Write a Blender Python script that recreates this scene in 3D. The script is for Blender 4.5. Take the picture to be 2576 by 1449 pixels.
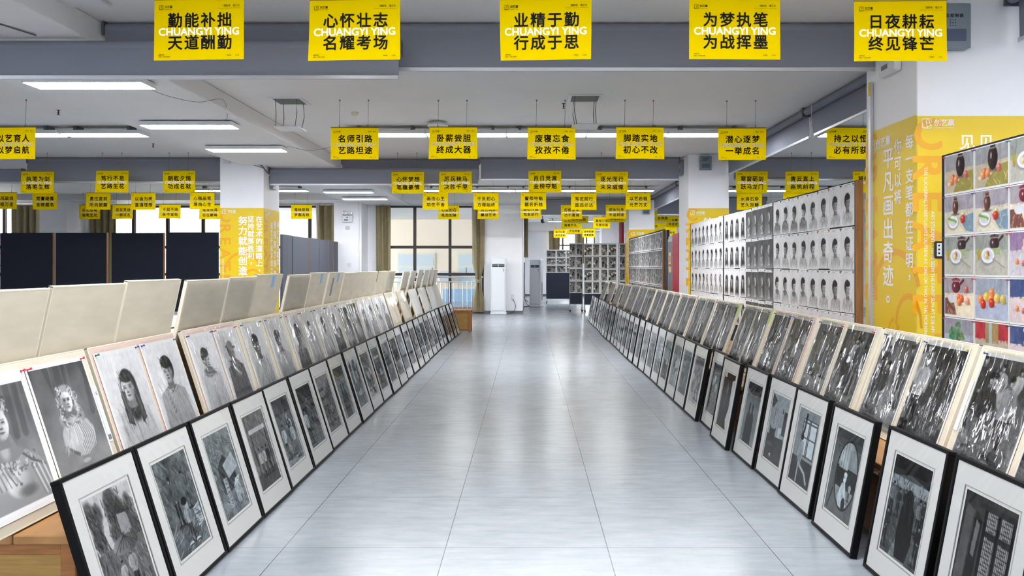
import bpy, math, random
import numpy as np
from mathutils import Vector, Matrix

for o in list(bpy.data.objects): bpy.data.objects.remove(o)
SC = bpy.context.scene
C = SC.collection
PI = math.pi
F, VX, VY, H = 1856.0, 1328.0, 670.5, 1.45      # focal length in pixels, vanishing point, eye height

# ------------------------------------------------------------------ camera, world, exposure
cd = bpy.data.cameras.new('camera'); cam = bpy.data.objects.new('camera', cd); C.objects.link(cam)
cam.location = (0, 0, H); cam.rotation_euler = (PI/2, 0, 0)
cd.sensor_width = 36; cd.lens = F/2576*36
cd.shift_x = -(VX-1288)/2576; cd.shift_y = -(724.5-VY)/2576
cd.clip_start = .05; cd.clip_end = 200
SC.camera = cam
W = bpy.data.worlds.new('sky'); SC.world = W; W.use_nodes = True
bg = W.node_tree.nodes['Background']; bg.inputs[0].default_value = (.93, .96, 1, 1); bg.inputs[1].default_value = 5.2
SC.view_settings.view_transform = 'Standard'; SC.view_settings.look = 'None'
SC.view_settings.gamma = 1; SC.view_settings.use_curve_mapping = False
SC.view_settings.exposure = 2.15
LAMP = 10.5                                        # panel lamp diffuser strength
cy = SC.cycles
cy.max_bounces = 7; cy.diffuse_bounces = 4; cy.glossy_bounces = 3; cy.transmission_bounces = 3
cy.transparent_max_bounces = 16; cy.caustics_reflective = False; cy.caustics_refractive = False
cy.sample_clamp_indirect = 8.0; cy.use_denoising = True
RNG = random.Random(7)

# ------------------------------------------------------------------ helpers
def P(x, y, d): return Vector(((x-VX)*d/F, d, H-(y-VY)*d/F))     # photo pixel + distance -> point in the room
def lin(c):
    return tuple(((v/12.92) if v <= .04045 else ((v+.055)/1.055)**2.4) for v in c)
def rgb(r, g, b): return lin((r/255, g/255, b/255))

MATS = {}
def mat(name, col, rough=.6, metal=0, emit=None, noise=0, nscale=20, bump=0, spec=.5, stretch=None, coat=0):
    if name in MATS: return MATS[name]
    m = bpy.data.materials.new(name); m.use_nodes = True
    nt = m.node_tree; b = nt.nodes['Principled BSDF']
    b.inputs['Base Color'].default_value = (*col, 1); b.inputs['Roughness'].default_value = rough
    b.inputs['Metallic'].default_value = metal; b.inputs['Specular IOR Level'].default_value = spec
    if coat: b.inputs['Coat Weight'].default_value = coat
    if emit:
        b.inputs['Emission Color'].default_value = (*emit[0], 1); b.inputs['Emission Strength'].default_value = emit[1]
    if noise or bump:
        tc = nt.nodes.new('ShaderNodeTexCoord'); mp = nt.nodes.new('ShaderNodeMapping'); n = nt.nodes.new('ShaderNodeTexNoise')
        nt.links.new(tc.outputs['Object'], mp.inputs[0]); nt.links.new(mp.outputs[0], n.inputs['Vector'])
        if stretch: mp.inputs['Scale'].default_value = stretch
        n.inputs['Scale'].default_value = nscale; n.inputs['Detail'].default_value = 5
        if noise:
            mr = nt.nodes.new('ShaderNodeMapRange'); mr.inputs[1].default_value = .3; mr.inputs[2].default_value = .7
            mr.inputs[3].default_value = 1-noise; mr.inputs[4].default_value = 1+noise
            nt.links.new(n.outputs[0], mr.inputs[0])
            mx = nt.nodes.new('ShaderNodeVectorMath'); mx.operation = 'SCALE'; mx.inputs[0].default_value = col
            nt.links.new(mr.outputs[0], mx.inputs['Scale']); nt.links.new(mx.outputs[0], b.inputs['Base Color'])
        if bump:
            bp = nt.nodes.new('ShaderNodeBump'); bp.inputs['Strength'].default_value = bump; bp.inputs['Distance'].default_value = .005
            nt.links.new(n.outputs[0], bp.inputs['Height']); nt.links.new(bp.outputs[0], b.inputs['Normal'])
    MATS[name] = m
    return m

def clear_mat(name, base, bump=0, nscale=14, rough=.03, stretch=(1, 1, 1), tint=(1, 1, 1)):
    """clear sheet: see-through with a fresnel mirror on top"""
    m = bpy.data.materials.new(name); m.use_nodes = True; nt = m.node_tree; nt.nodes.clear()
    o = nt.nodes.new('ShaderNodeOutputMaterial'); mx = nt.nodes.new('ShaderNodeMixShader')
    tr = nt.nodes.new('ShaderNodeBsdfTransparent'); tr.inputs[0].default_value = (*tint, 1)
    gl = nt.nodes.new('ShaderNodeBsdfGlossy'); gl.inputs['Roughness'].default_value = rough
    fr = nt.nodes.new('ShaderNodeFresnel'); fr.inputs[0].default_value = base
    nt.links.new(tr.outputs[0], mx.inputs[1]); nt.links.new(gl.outputs[0], mx.inputs[2]); nt.links.new(mx.outputs[0], o.inputs[0])
    nt.links.new(fr.outputs[0], mx.inputs[0])
    if bump:
        tc = nt.nodes.new('ShaderNodeTexCoord'); mp = nt.nodes.new('ShaderNodeMapping'); n = nt.nodes.new('ShaderNodeTexNoise')
        oi = nt.nodes.new('ShaderNodeObjectInfo'); va = nt.nodes.new('ShaderNodeVectorMath'); va.operation = 'ADD'
        nt.links.new(tc.outputs['Object'], va.inputs[0]); nt.links.new(oi.outputs['Location'], va.inputs[1])
        nt.links.new(va.outputs[0], mp.inputs[0]); nt.links.new(mp.outputs[0], n.inputs['Vector'])
        mp.inputs['Scale'].default_value = stretch; mp.inputs['Rotation'].default_value = (0, .5, 0)
        n.inputs['Scale'].default_value = nscale; n.inputs['Detail'].default_value = 4; n.inputs['Distortion'].default_value = 1.2
        bp = nt.nodes.new('ShaderNodeBump'); bp.inputs['Strength'].default_value = bump; bp.inputs['Distance'].default_value = .02
        nt.links.new(n.outputs[0], bp.inputs['Height'])
        nt.links.new(bp.outputs[0], gl.inputs['Normal']); nt.links.new(bp.outputs[0], fr.inputs['Normal'])
    return m

def foil_mat(name, ior, strength, scale, stretch, rough=.04):
    """crumpled clear wrap: facets from cell noise catch the lamps"""
    m = clear_mat(name, ior, rough=rough); nt = m.node_tree; N = nt.nodes.new; L = nt.links.new
    gl = [n for n in nt.nodes if n.type == 'BSDF_GLOSSY'][0]; fr = [n for n in nt.nodes if n.type == 'FRESNEL'][0]
    tc = N('ShaderNodeTexCoord'); oi = N('ShaderNodeObjectInfo'); va = N('ShaderNodeVectorMath'); va.operation = 'ADD'
    L(tc.outputs['Object'], va.inputs[0]); L(oi.outputs['Location'], va.inputs[1])
    mp = N('ShaderNodeMapping'); mp.inputs['Rotation'].default_value = (0, .45, 0); mp.inputs['Scale'].default_value = stretch; L(va.outputs[0], mp.inputs[0])
    n = N('ShaderNodeTexNoise'); n.inputs['Scale'].default_value = scale*.5; n.inputs['Detail'].default_value = 3; L(mp.outputs[0], n.inputs['Vector'])
    md = N('ShaderNodeVectorMath'); md.operation = 'MULTIPLY_ADD'; L(n.outputs['Color'], md.inputs[0]); md.inputs[1].default_value = (.35, .35, .35); L(mp.outputs[0], md.inputs[2])
    v = N('ShaderNodeTexVoronoi'); v.inputs['Scale'].default_value = scale; L(md.outputs[0], v.inputs['Vector'])
    bp = N('ShaderNodeBump'); bp.inputs['Strength'].default_value = strength; bp.inputs['Distance'].default_value = .03
    L(v.outputs['Distance'], bp.inputs['Height']); L(bp.outputs[0], gl.inputs['Normal']); L(bp.outputs[0], fr.inputs['Normal'])
    return m

def thin_print(name, col, trans=.5):
    """thin printed sheet that lets some lamp light through"""
    m = bpy.data.materials.new(name); m.use_nodes = True; nt = m.node_tree; nt.nodes.clear()
    o = nt.nodes.new('ShaderNodeOutputMaterial'); mx = nt.nodes.new('ShaderNodeMixShader'); d = nt.nodes.new('ShaderNodeBsdfDiffuse'); t = nt.nodes.new('ShaderNodeBsdfTranslucent')
    for n in (d, t): n.inputs[0].default_value = (*col, 1)
    mx.inputs[0].default_value = trans; nt.links.new(d.outputs[0], mx.inputs[1]); nt.links.new(t.outputs[0], mx.inputs[2]); nt.links.new(mx.outputs[0], o.inputs[0])
    return m

def paint_mat():
    m = bpy.data.materials.new('drawn_paper'); m.use_nodes = True; nt = m.node_tree
    b = nt.nodes['Principled BSDF']; b.inputs['Roughness'].default_value = .75; b.inputs['Specular IOR Level'].default_value = .25
    a = nt.nodes.new('ShaderNodeVertexColor'); a.layer_name = 'Col'
    nt.links.new(a.outputs[0], b.inputs['Base Color'])
    return m

class MB:
    """collects shapes and links them as ONE mesh object"""
    def __init__(s): s.v = []; s.f = []; s.m = []
    def add(s, vs, fs, mi=0):
        n = len(s.v); s.v += [tuple(v) for v in vs]; s.f += [tuple(i+n for i in f) for f in fs]; s.m += [mi]*len(fs); return s
    def box(s, x0, x1, y0, y1, z0, z1, mi=0):
        return s.add([(x0,y0,z0),(x1,y0,z0),(x1,y1,z0),(x0,y1,z0),(x0,y0,z1),(x1,y0,z1),(x1,y1,z1),(x0,y1,z1)],
                     [(0,3,2,1),(4,5,6,7),(0,1,5,4),(1,2,6,5),(2,3,7,6),(3,0,4,7)], mi)
    def bbox(s, x0, x1, y0, y1, z0, z1, r=.004, mi=0):
        """box with chamfered edges"""
        r = min(r, (x1-x0)/2.1, (y1-y0)/2.1, (z1-z0)/2.1); vs = []; idx = {}
        X, Y, Z = (x0, x1), (y0, y1), (z0, z1)
        for i in (0, 1):
            for j in (0, 1):
                for k in (0, 1):
                    sx, sy, sz = (1-2*i)*r, (1-2*j)*r, (1-2*k)*r
                    for a, p in enumerate(((X[i], Y[j]+sy, Z[k]+sz), (X[i]+sx, Y[j], Z[k]+sz), (X[i]+sx, Y[j]+sy, Z[k]))):
                        idx[i,j,k,a] = len(vs); vs.append(p)
        f = []
        q = lambda *t: f.append(tuple(idx[u] for u in t))
        for i in (0, 1):
            a = [(i,0,0,0),(i,1,0,0),(i,1,1,0),(i,0,1,0)]; q(*(a if i else a[::-1]))
            a = [(0,i,0,1),(1,i,0,1),(1,i,1,1),(0,i,1,1)]; q(*(a[::-1] if i else a))
            a = [(0,0,i,2),(1,0,i,2),(1,1,i,2),(0,1,i,2)]; q(*(a if i else a[::-1]))
        for i in (0, 1):
            for j in (0, 1):
                q((i,j,0,0),(i,j,1,0),(i,j,1,1),(i,j,0,1)); q((i,0,j,0),(i,1,j,0),(i,1,j,2),(i,0,j,2)); q((0,i,j,1),(1,i,j,1),(1,i,j,2),(0,i,j,2))
                for k in (0, 1): q((i,j,k,0),(i,j,k,1),(i,j,k,2))
        return s.add(vs, f, mi)
    def tube(s, pts, r, n=8, mi=0, cap=True):
        pts = [Vector(p) for p in pts]; vs = []; fs = []
        for i, p in enumerate(pts):
            t = (pts[min(i+1, len(pts)-1)]-pts[max(i-1, 0)]).normalized()
            a = t.cross(Vector((0, 0, 1)));
            if a.length < .05: a = t.cross(Vector((0, 1, 0)))
            a.normalize(); b = t.cross(a); rr = r[i] if isinstance(r, (list, tuple)) else r
            for k in range(n):
                g = 2*PI*k/n; vs.append(p+a*math.cos(g)*rr+b*math.sin(g)*rr)
        for i in range(len(pts)-1):
            for k in range(n):
                fs.append((i*n+k, i*n+(k+1) % n, (i+1)*n+(k+1) % n, (i+1)*n+k))
        if cap: fs.append(tuple(range(n))[::-1]); fs.append(tuple((len(pts)-1)*n+k for k in range(n)))
        return s.add(vs, fs, mi)
    def lathe(s, c, prof, n=20, mi=0, axis='z'):
        vs = []; fs = []
        for r, z in prof:
            for k in range(n):
                g = 2*PI*k/n; p = (math.cos(g)*r, math.sin(g)*r, z)
                if axis == 'y': p = (p[0], p[2], p[1])
                if axis == 'x': p = (p[2], p[0], p[1])
                vs.append((c[0]+p[0], c[1]+p[1], c[2]+p[2]))
        for i in range(len(prof)-1):
            for k in range(n): fs.append((i*n+k, i*n+(k+1) % n, (i+1)*n+(k+1) % n, (i+1)*n+k))
        fs.append(tuple(range(n))); fs.append(tuple((len(prof)-1)*n+k for k in range(n)))
        return s.add(vs, fs, mi)
    def grid(s, fn, nu, nv, mi=0):
        vs = [fn(i/nu, j/nv) for j in range(nv+1) for i in range(nu+1)]
        fs = [(j*(nu+1)+i, j*(nu+1)+i+1, (j+1)*(nu+1)+i+1, (j+1)*(nu+1)+i) for j in range(nv) for i in range(nu)]
        return s.add(vs, fs, mi)
    def warp(s, fn): s.v = [fn(*v) for v in s.v]; return s
    def mesh(s, name, mats, smooth=False):
        me = bpy.data.meshes.new(name); me.from_pydata(s.v, [], s.f)
        for m in (mats if isinstance(mats, (list, tuple)) else [mats]): me.materials.append(m)
        me.polygons.foreach_set('material_index', s.m)
        if smooth:
            me.polygons.foreach_set('use_smooth', [True]*len(s.f))
            try: me.set_sharp_from_angle(angle=.6)
            except Exception: pass
        me.update(); return me
    def build(s, name, mats, parent=None, smooth=False): return obj(name, s.mesh(name, mats, smooth), parent)

def obj(name, me, parent=None):
    o = bpy.data.objects.new(name, me); C.objects.link(o)
    if parent: o.parent = parent
    return o
def tag(o, label, cat, group=None, kind=None):
    o['label'] = label; o['category'] = cat
    if group: o['group'] = group
    if kind: o['kind'] = kind
    return o
def thing(name, label, cat, loc=(0,0,0), rot=(0,0,0), group=None):
    o = obj(name, None); o.location = loc; o.rotation_euler = rot; o.empty_display_size = .1
    return tag(o, label, cat, group)
def struct(name, mb, m, parent=None, smooth=False):
    o = mb.build(name, m, parent, smooth)
    if not parent: o['kind'] = 'structure'
    return o
def dup(root, loc, rot=None, label=None, cat=None, group=None):
    r = root.copy(); C.objects.link(r); r.location = loc
    if rot: r.rotation_euler = rot
    if label: r['label'] = label
    if group: r['group'] = group
    for ch in list(root.children):
        c = ch.copy(); C.objects.link(c); c.parent = r
        for g in list(ch.children):
            d = g.copy(); C.objects.link(d); d.parent = c
    return r
NUM = ['first','second','third','fourth','fifth','sixth','seventh','eighth','ninth','tenth','eleventh','twelfth','thirteenth','fourteenth',
       'fifteenth','sixteenth','seventeenth','eighteenth','nineteenth']
def nth(i):
    if i < 19: return NUM[i]
    t = ['twentieth','thirtieth'][(i+1)//10-2]; u = (i+1) % 10
    return t if u == 0 else ['twenty','thirty'][(i+1)//10-2]+' '+NUM[u-1]

# ------------------------------------------------------------------ lettering (the built-in font, turned into mesh)
_tx = {}
_cv = bpy.data.curves.new('lettering', 'FONT'); _to = bpy.data.objects.new('lettering', _cv); C.objects.link(_to)
_cv.resolution_u = 3
def glyphs(s):
    k = s
    if k not in _tx:
        _cv.body = s; dg = bpy.context.evaluated_depsgraph_get(); dg.update()
        me = bpy.data.meshes.new_from_object(_to.evaluated_get(dg))
        v = [(q.co.x, q.co.y) for q in me.vertices]; f = [tuple(p.vertices) for p in me.polygons]
        bpy.data.meshes.remove(me); _tx[k] = (v, f)
    return _tx[k]
def stack(b):
    """offsets that thicken a stroke by b all round"""
    if b <= 0: return [(0, 0)]
    return [(math.cos(g)*b, math.sin(g)*b) for g in [PI/4+i*PI/2 for i in range(4)]]+([(b, 0), (-b, 0), (0, b), (0, -b)] if b > .02 else [])
def put(mb, s, x, z, size, mi, y=-.001, bold=0.0, align='c', width=None, rot=0):
    """write s on the local XZ plane, centred (or left/right aligned) on x and centred on z"""
    v, f = glyphs(s)
    if not v: return
    xs = [p[0] for p in v]; ys = [p[1] for p in v]; w = max(xs)-min(xs); h = max(ys)-min(ys)
    sy = size; sx = width/w if width else size
    cx = (min(xs)+max(xs))/2 if align == 'c' else (min(xs) if align == 'l' else max(xs)); cz = (min(ys)+max(ys))/2
    for k, (ox, oz) in enumerate(stack(bold)):
        out = []
        for a, b in v:
            a, b = (a-cx+ox)*sx, (b-cz+oz)*sy
            if rot: a, b = a*math.cos(rot)-b*math.sin(rot), a*math.sin(rot)+b*math.cos(rot)
            out.append((x+a, y-k*8e-5, z+b))
        mb.add(out, f, mi)
def han(mb, s, x0, z, pitch, size, mi, y=-.001, bold=.02, vert=False):
    """characters one by one on a fixed pitch"""
    for i, ch in enumerate(s):
        if ch == ' ': continue
        v, f = glyphs(ch)
        if not v: continue
        if vert: px, pz = x0, z-i*pitch
        else: px, pz = x0+i*pitch, z
        if ch in '，。': px += (.30 if vert else 0)*size; pz += .28*size
        for k, (ox, oz) in enumerate(stack(bold)):
            mb.add([(px+(a-.5+ox)*size, y-k*8e-5, pz+(b-.38+oz)*size) for a, b in v], f, mi)
def smooth_path(pts, n=6):
    p = [Vector(q) for q in pts]; p = [2*p[0]-p[1]]+p+[2*p[-1]-p[-2]]; out = []
    for i in range(1, len(p)-2):
        for k in range(n):
            t = k/n; a, b, c, d = p[i-1:i+3]
            out.append(.5*((2*b)+(c-a)*t+(2*a-5*b+4*c-d)*t*t+(3*b-a-3*c+d)*t**3))
    return out+[p[-2]]

# ------------------------------------------------------------------ drawing engine: pictures painted into fine meshes
class Cv:
    def __init__(s, w, h, res, col=.95, seed=0):
        s.nx = res; s.ny = max(4, int(round(res*h/w))); s.asp = h/w
        s.X, s.Y = np.meshgrid((np.arange(s.nx)+.5)/s.nx, (np.arange(s.ny)+.5)/s.ny*s.asp)
        s.a = np.ones((s.ny, s.nx, 3), np.float32)*np.array(s.c(col), np.float32); s.r = np.random.RandomState(seed); s.px = 1/s.nx
    def c(s, v): return (v, v, v) if np.isscalar(v) else v
    def mix(s, m, col, sl=None):
        t = s.a if sl is None else s.a[sl]
        col = np.asarray(s.c(col), np.float32) if not (isinstance(col, np.ndarray) and col.ndim > 1) else col
        t += (col-t)*m[..., None]
    def noise(s, sc, oct=4, sx=1, sy=1):
        out = np.zeros((s.ny, s.nx), np.float32); amp = 1; tot = 0
        for o in range(oct):
            nx, ny = max(2, int(sc*sx*2**o))+2, max(2, int(sc*sy*s.asp*2**o))+2
            g = s.r.rand(ny, nx).astype(np.float32)
            fx = np.linspace(0, nx-1.001, s.nx); fy = np.linspace(0, ny-1.001, s.ny)
            ix, iy = fx.astype(int), fy.astype(int); tx, ty = (fx-ix)[None, :], (fy-iy)[:, None]
            tx = tx*tx*(3-2*tx); ty = ty*ty*(3-2*ty)
            a = g[iy][:, ix]; b = g[iy][:, ix+1]; c = g[iy+1][:, ix]; d = g[iy+1][:, ix+1]
            out += amp*((a*(1-tx)+b*tx)*(1-ty)+(c*(1-tx)+d*tx)*ty); tot += amp; amp *= .55
        return out/tot
    def tone(s, sc, amp, mask=None, **k):
        n = (s.noise(sc, **k)-.5)*2*amp
        if mask is not None: n = n*mask
        s.a = np.clip(s.a+n[..., None], 0, 1)
    def em(s, cx, cy, rx, ry, rot=0, soft=.08):
        dx, dy = s.X-cx, s.Y-cy
        if rot: dx, dy = dx*math.cos(rot)+dy*math.sin(rot), -dx*math.sin(rot)+dy*math.cos(rot)
        q = np.sqrt((dx/rx)**2+(dy/ry)**2)
        return np.clip((1-q)/max(soft, s.px/min(rx, ry))+.5, 0, 1)
    def ell(s, cx, cy, rx, ry, col, rot=0, soft=.08, al=1, sh=0, shv=0):
        m = s.em(cx, cy, rx, ry, rot, soft)*al
        if sh or shv:
            g = sh*(s.X-cx)/rx+shv*(s.Y-cy)/ry
            col = np.clip(np.array(s.c(col), np.float32)[None, None]*(1+g[..., None]), 0, 1)
        s.mix(m, col)
    def pm(s, pts):
        m = np.zeros(s.X.shape, bool); n = len(pts)
        for i in range(n):
            (x0, y0), (x1, y1) = pts[i], pts[(i+1) % n]
            if y0 == y1: continue
            c = ((y0 > s.Y) != (y1 > s.Y)) & (s.X < (x1-x0)*(s.Y-y0)/(y1-y0)+x0); m ^= c
        return m.astype(np.float32)
    def poly(s, pts, col, al=1, fade=None):
        m = s.pm(pts)*al
        if fade: m = m*np.clip((fade[1]-s.Y)/(fade[1]-fade[0]), 0, 1)
        s.mix(m, col)
    def rect(s, x0, y0, x1, y1, col, al=1): s.poly([(x0,y0),(x1,y0),(x1,y1),(x0,y1)], col, al)
    def line(s, pts, w, col, al=1):
        for (x0, y0), (x1, y1) in zip(pts[:-1], pts[1:]):
            p = w+2*s.px
            i0, i1 = int(max(0, (min(x0, x1)-p)*s.nx)), int(min(s.nx, (max(x0, x1)+p)*s.nx+1))
            j0, j1 = int(max(0, (min(y0, y1)-p)*s.nx)), int(min(s.ny, (max(y0, y1)+p)*s.nx+1))
            if i0 >= i1 or j0 >= j1: continue
            sl = (slice(j0, j1), slice(i0, i1)); X, Y = s.X[sl], s.Y[sl]; dx, dy = x1-x0, y1-y0
            t = np.clip(((X-x0)*dx+(Y-y0)*dy)/(dx*dx+dy*dy+1e-9), 0, 1); d = np.hypot(X-x0-t*dx, Y-y0-t*dy)
            m = np.clip((w/2-d)/s.px+.5, 0, 1)*al*min(1, w/s.px); s.mix(m, col, sl)
    def hatch(s, n, x0, y0, x1, y1, ang, ln, w, lo, hi, al=.6, jit=.3):
        for _ in range(n):
            x, y = s.r.uniform(x0, x1), s.r.uniform(y0, y1); a = ang+s.r.uniform(-jit, jit); l = ln*s.r.uniform(.5, 1.3)/2
            s.line([(x-math.cos(a)*l, y-math.sin(a)*l), (x+math.cos(a)*l, y+math.sin(a)*l)], w, s.r.uniform(lo, hi), al)
    def figure(s, x, y, h, body=.3, head=.25, skin=.7, legs=.2, lean=0, hat=False, skirt=False):
        """a clothed figure, feet at (x, y), height h"""
        R = s.r.uniform; w = h*.13; t = lean*h; sd = s.r.choice([-1, 1]); hx, hy = x+t*1.2, y-h*.9; sh = y-h*.8; hip = y-h*.47
        s.ell(x, y, w*1.7, h*.03, .22, al=.55, soft=.7)
        if skirt: s.poly([(x-w*.6, hip-h*.06), (x+w*.6, hip-h*.06), (x+w*1.15, y-h*.04), (x-w*1.1, y-h*.05)], legs)
        else:
            st = R(.1, .5)*w
            for q in (-1, 1):
                fx = x+q*(w*.4+st*.6); s.poly([(x+q*w*.05, hip-h*.05), (x+q*w*.75, hip-h*.05), (x+q*w*.7, y-h*.25), (fx+w*.28, y-h*.02), (fx-w*.28, y-h*.02), (x+q*w*.1, y-h*.25)], max(.04, legs-.04*(q*sd > 0)))
                s.ell(fx+sd*w*.12, y-h*.012, w*.36, h*.018, .12, soft=.3)
        s.hatch(14, x-w*.7, hip, x+w*.7, y-h*.04, PI/2+R(-.15, .15), h*.16, h*.01, max(.03, legs-.15), min(.9, legs+.3), .5, .25)
        s.poly([(x-w*.75, hip+h*.02), (x-w*.95+t*.5, sh+h*.1), (x-w*.85+t*.9, sh+h*.015), (x-w*.3+t, sh-h*.025), (x+w*.3+t, sh-h*.025), (x+w*.85+t*.9, sh+h*.015), (x+w*.95+t*.5, sh+h*.1), (x+w*.75, hip+h*.02)], body)
        s.poly([(x+sd*w*.1+t, sh), (x+sd*w*.9+t*.6, sh+h*.06), (x+sd*w*.75, hip), (x+sd*w*.25, hip)], body*.72, .55)
        for q in (-1, 1):
            ex, ey = x+q*w*R(.95, 1.3)+t*.6, sh+h*R(.16, .2); wx, wy = x+q*w*R(.0, 1.2), hip+h*R(-.08, .06)
            s.line([(x+q*w*.82+t*.9, sh+h*.04), (ex, ey)], h*.058, body*(.95 if q == sd else 1.08)); s.line([(ex, ey), (wx, wy)], h*.046, body*(.9 if q == sd else 1.05)); s.ell(wx, wy, h*.024, h*.022, skin, soft=.3)
            s.line([(x+q*w*.62+t*.8, sh+h*.06), (x+q*w*.66, hip-h*.04)], h*.008, body*.5, .7)
        for _ in range(16):
            q = R(-.8, .8)*w; yy = R(sh+h*.03, hip); s.line([(x+q+t*.6, yy), (x+q*R(.3, 1)+t*.4, yy+h*R(.02, .09))], h*.009, np.clip(body+R(-.28, .3), .03, .97), .65)
        s.poly([(hx-h*.024, hy+h*.05), (hx+h*.024, hy+h*.05), (x+t+h*.035, sh-h*.005), (x+t-h*.035, sh-h*.005)], skin*.62)
        s.ell(hx, hy-h*.004, h*.05, h*.068, head*.8, soft=.2); s.ell(hx+sd*h*.012, hy+h*.012, h*.036, h*.052, skin, sh=-.25*sd, soft=.2)
        s.ell(hx-sd*h*.006, hy-h*.034, h*.05, h*.036, head*.8, soft=.3)
        for e in (-.3, .55): s.ell(hx+sd*h*.036*e, hy+h*.004, h*.008, h*.005, .15, soft=.6)
        s.line([(hx+sd*h*.004, hy+h*.038), (hx+sd*h*.024, hy+h*.038)], h*.006, .3, .8)
        if hat: s.ell(hx, hy-h*.03, h*.11, h*.024, .5, rot=.1*sd, soft=.2); s.poly([(hx-h*.055, hy-h*.035), (hx-h*.02, hy-h*.1), (hx+h*.02, hy-h*.1), (hx+h*.055, hy-h*.035)], .56); s.ell(hx, hy-h*.02, h*.09, h*.012, .2, soft=.4, al=.7)
    def head(s, cx, cy, r, d=1, hair='short', skin=.8, dark=.18, glasses=False):
        rx, ry = r*.78, r
        if hair == 'long':
            s.ell(cx-d*rx*.1, cy+ry*.7, rx*1.25, ry*1.75, dark, soft=.2)
            s.hatch(int(40), cx-rx*1.1, cy-ry*.6, cx+rx*1.1, cy+ry*2.3, PI/2, ry*1.0, s.px*1.2, dark*.5, dark*2.6, .55, .15)
        s.poly([(cx-rx*.55, cy+ry*.4), (cx+rx*.5, cy+ry*.4), (cx+rx*.65, cy+ry*1.5), (cx-rx*.75, cy+ry*1.5)], skin*.66)
        s.ell(cx-d*rx*.2, cy-ry*.2, rx*1.12, ry*1.02, dark, soft=.12)
        s.ell(cx+d*rx*.1, cy+ry*.12, rx*.86, ry*.9, skin, soft=.1, sh=d*.22, shv=-.06)
        s.ell(cx-d*rx*.62, cy+ry*.35, rx*.35, ry*.6, skin*.62, al=.5, soft=.7)
        s.ell(cx-d*rx*.72, cy+ry*.18, rx*.15, ry*.19, skin*.8, soft=.3)
        if hair in ('short', 'bangs', 'long'):
            s.ell(cx-d*rx*.12, cy-ry*.66, rx*1.02, ry*(.52 if hair == 'bangs' else .4), dark, soft=.2)
            s.hatch(26, cx-rx, cy-ry*1.05, cx+rx*.8, cy-ry*.35, PI/2+d*.5, ry*.42, s.px*1.2, dark*.5, dark*3.2, .5, .5)
        if hair == 'hat':
            s.ell(cx, cy-ry*.6, rx*1.7, ry*.22, dark*1.5, rot=d*.1, soft=.12); s.ell(cx, cy-ry*.85, rx*.95, ry*.5, dark*1.8, soft=.12)
        if hair == 'bald':
            s.ell(cx-d*rx*.05, cy-ry*.5, rx*.93, ry*.5, skin*.95, sh=d*.2, soft=.15)
        for e in (-.28, .5):
            ex = cx+d*rx*e; s.ell(ex, cy+ry*.06, rx*.18, ry*.065, .22, soft=.6, al=.95)
            s.line([(ex-rx*.22, cy-ry*.07), (ex+rx*.2, cy-ry*.09)], r*.05, .25, .85); s.ell(ex, cy+ry*.12, rx*.24, ry*.08, skin*.7, soft=.8, al=.5)
            if glasses: s.line([(ex+rx*.28*math.cos(g), cy+ry*.06+ry*.18*math.sin(g)) for g in np.linspace(0, 2*PI, 13)], r*.045, .2)
        nx = cx+d*rx*.2
        s.line([(nx, cy), (nx+d*rx*.12, cy+ry*.36)], r*.05, skin*.7, .7); s.ell(nx, cy+ry*.4, rx*.2, ry*.06, skin*.42, soft=.6, al=.9)
        s.ell(cx+d*rx*.16, cy+ry*.62, rx*.28, ry*.05, .3, soft=.5); s.ell(cx+d*rx*.16, cy+ry*.7, rx*.2, ry*.04, skin*.7, soft=.6, al=.6)
        s.line([(cx-d*rx*.55, cy+ry*.75), (cx+d*rx*.1, cy+ry*1.0), (cx+d*rx*.6, cy+ry*.75)], r*.04, skin*.55, .5)
    def mesh(s, name, w, h, tint=(1, 1, 1), soft=True, dark=1.0):
        a = np.clip(s.a, 0, 1)**dark
        if soft:
            p = np.pad(a, ((1, 1), (1, 1), (0, 0)), 'edge'); a = a*.6+.1*(p[:-2, 1:-1]+p[2:, 1:-1]+p[1:-1, :-2]+p[1:-1, 2:])
        a = a*np.array(tint, np.float32); a = np.where(a <= .04045, a/12.92, ((a+.055)/1.055)**2.4)
        ny, nx = s.ny, s.nx
        xs = np.linspace(-w/2, w/2, nx); zs = np.linspace(h, 0, ny)
        co = np.zeros((ny, nx, 3), np.float32); co[..., 0] = xs[None, :]; co[..., 2] = zs[:, None]
        me = bpy.data.meshes.new(name); me.vertices.add(nx*ny); me.vertices.foreach_set('co', co.ravel())
        i = np.arange((ny-1)*(nx-1)); r, c = i//(nx-1), i % (nx-1); b = r*nx+c
        q = np.stack([b+nx, b+nx+1, b+1, b], 1).astype(np.int32)
        me.loops.add(q.size); me.loops.foreach_set('vertex_index', q.ravel())
        me.polygons.add(len(q)); me.polygons.foreach_set('loop_start', np.arange(0, q.size, 4, dtype=np.int32))
        col = np.ones((ny*nx, 4), np.float32); col[:, :3] = a.reshape(-1, 3)
        at = me.color_attributes.new('Col', 'FLOAT_COLOR', 'POINT'); at.data.foreach_set('color', col.ravel())
        me.materials.append(PAINT); me.update(calc_edges=True); me.validate(); return me
PAINT = paint_mat()

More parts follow.
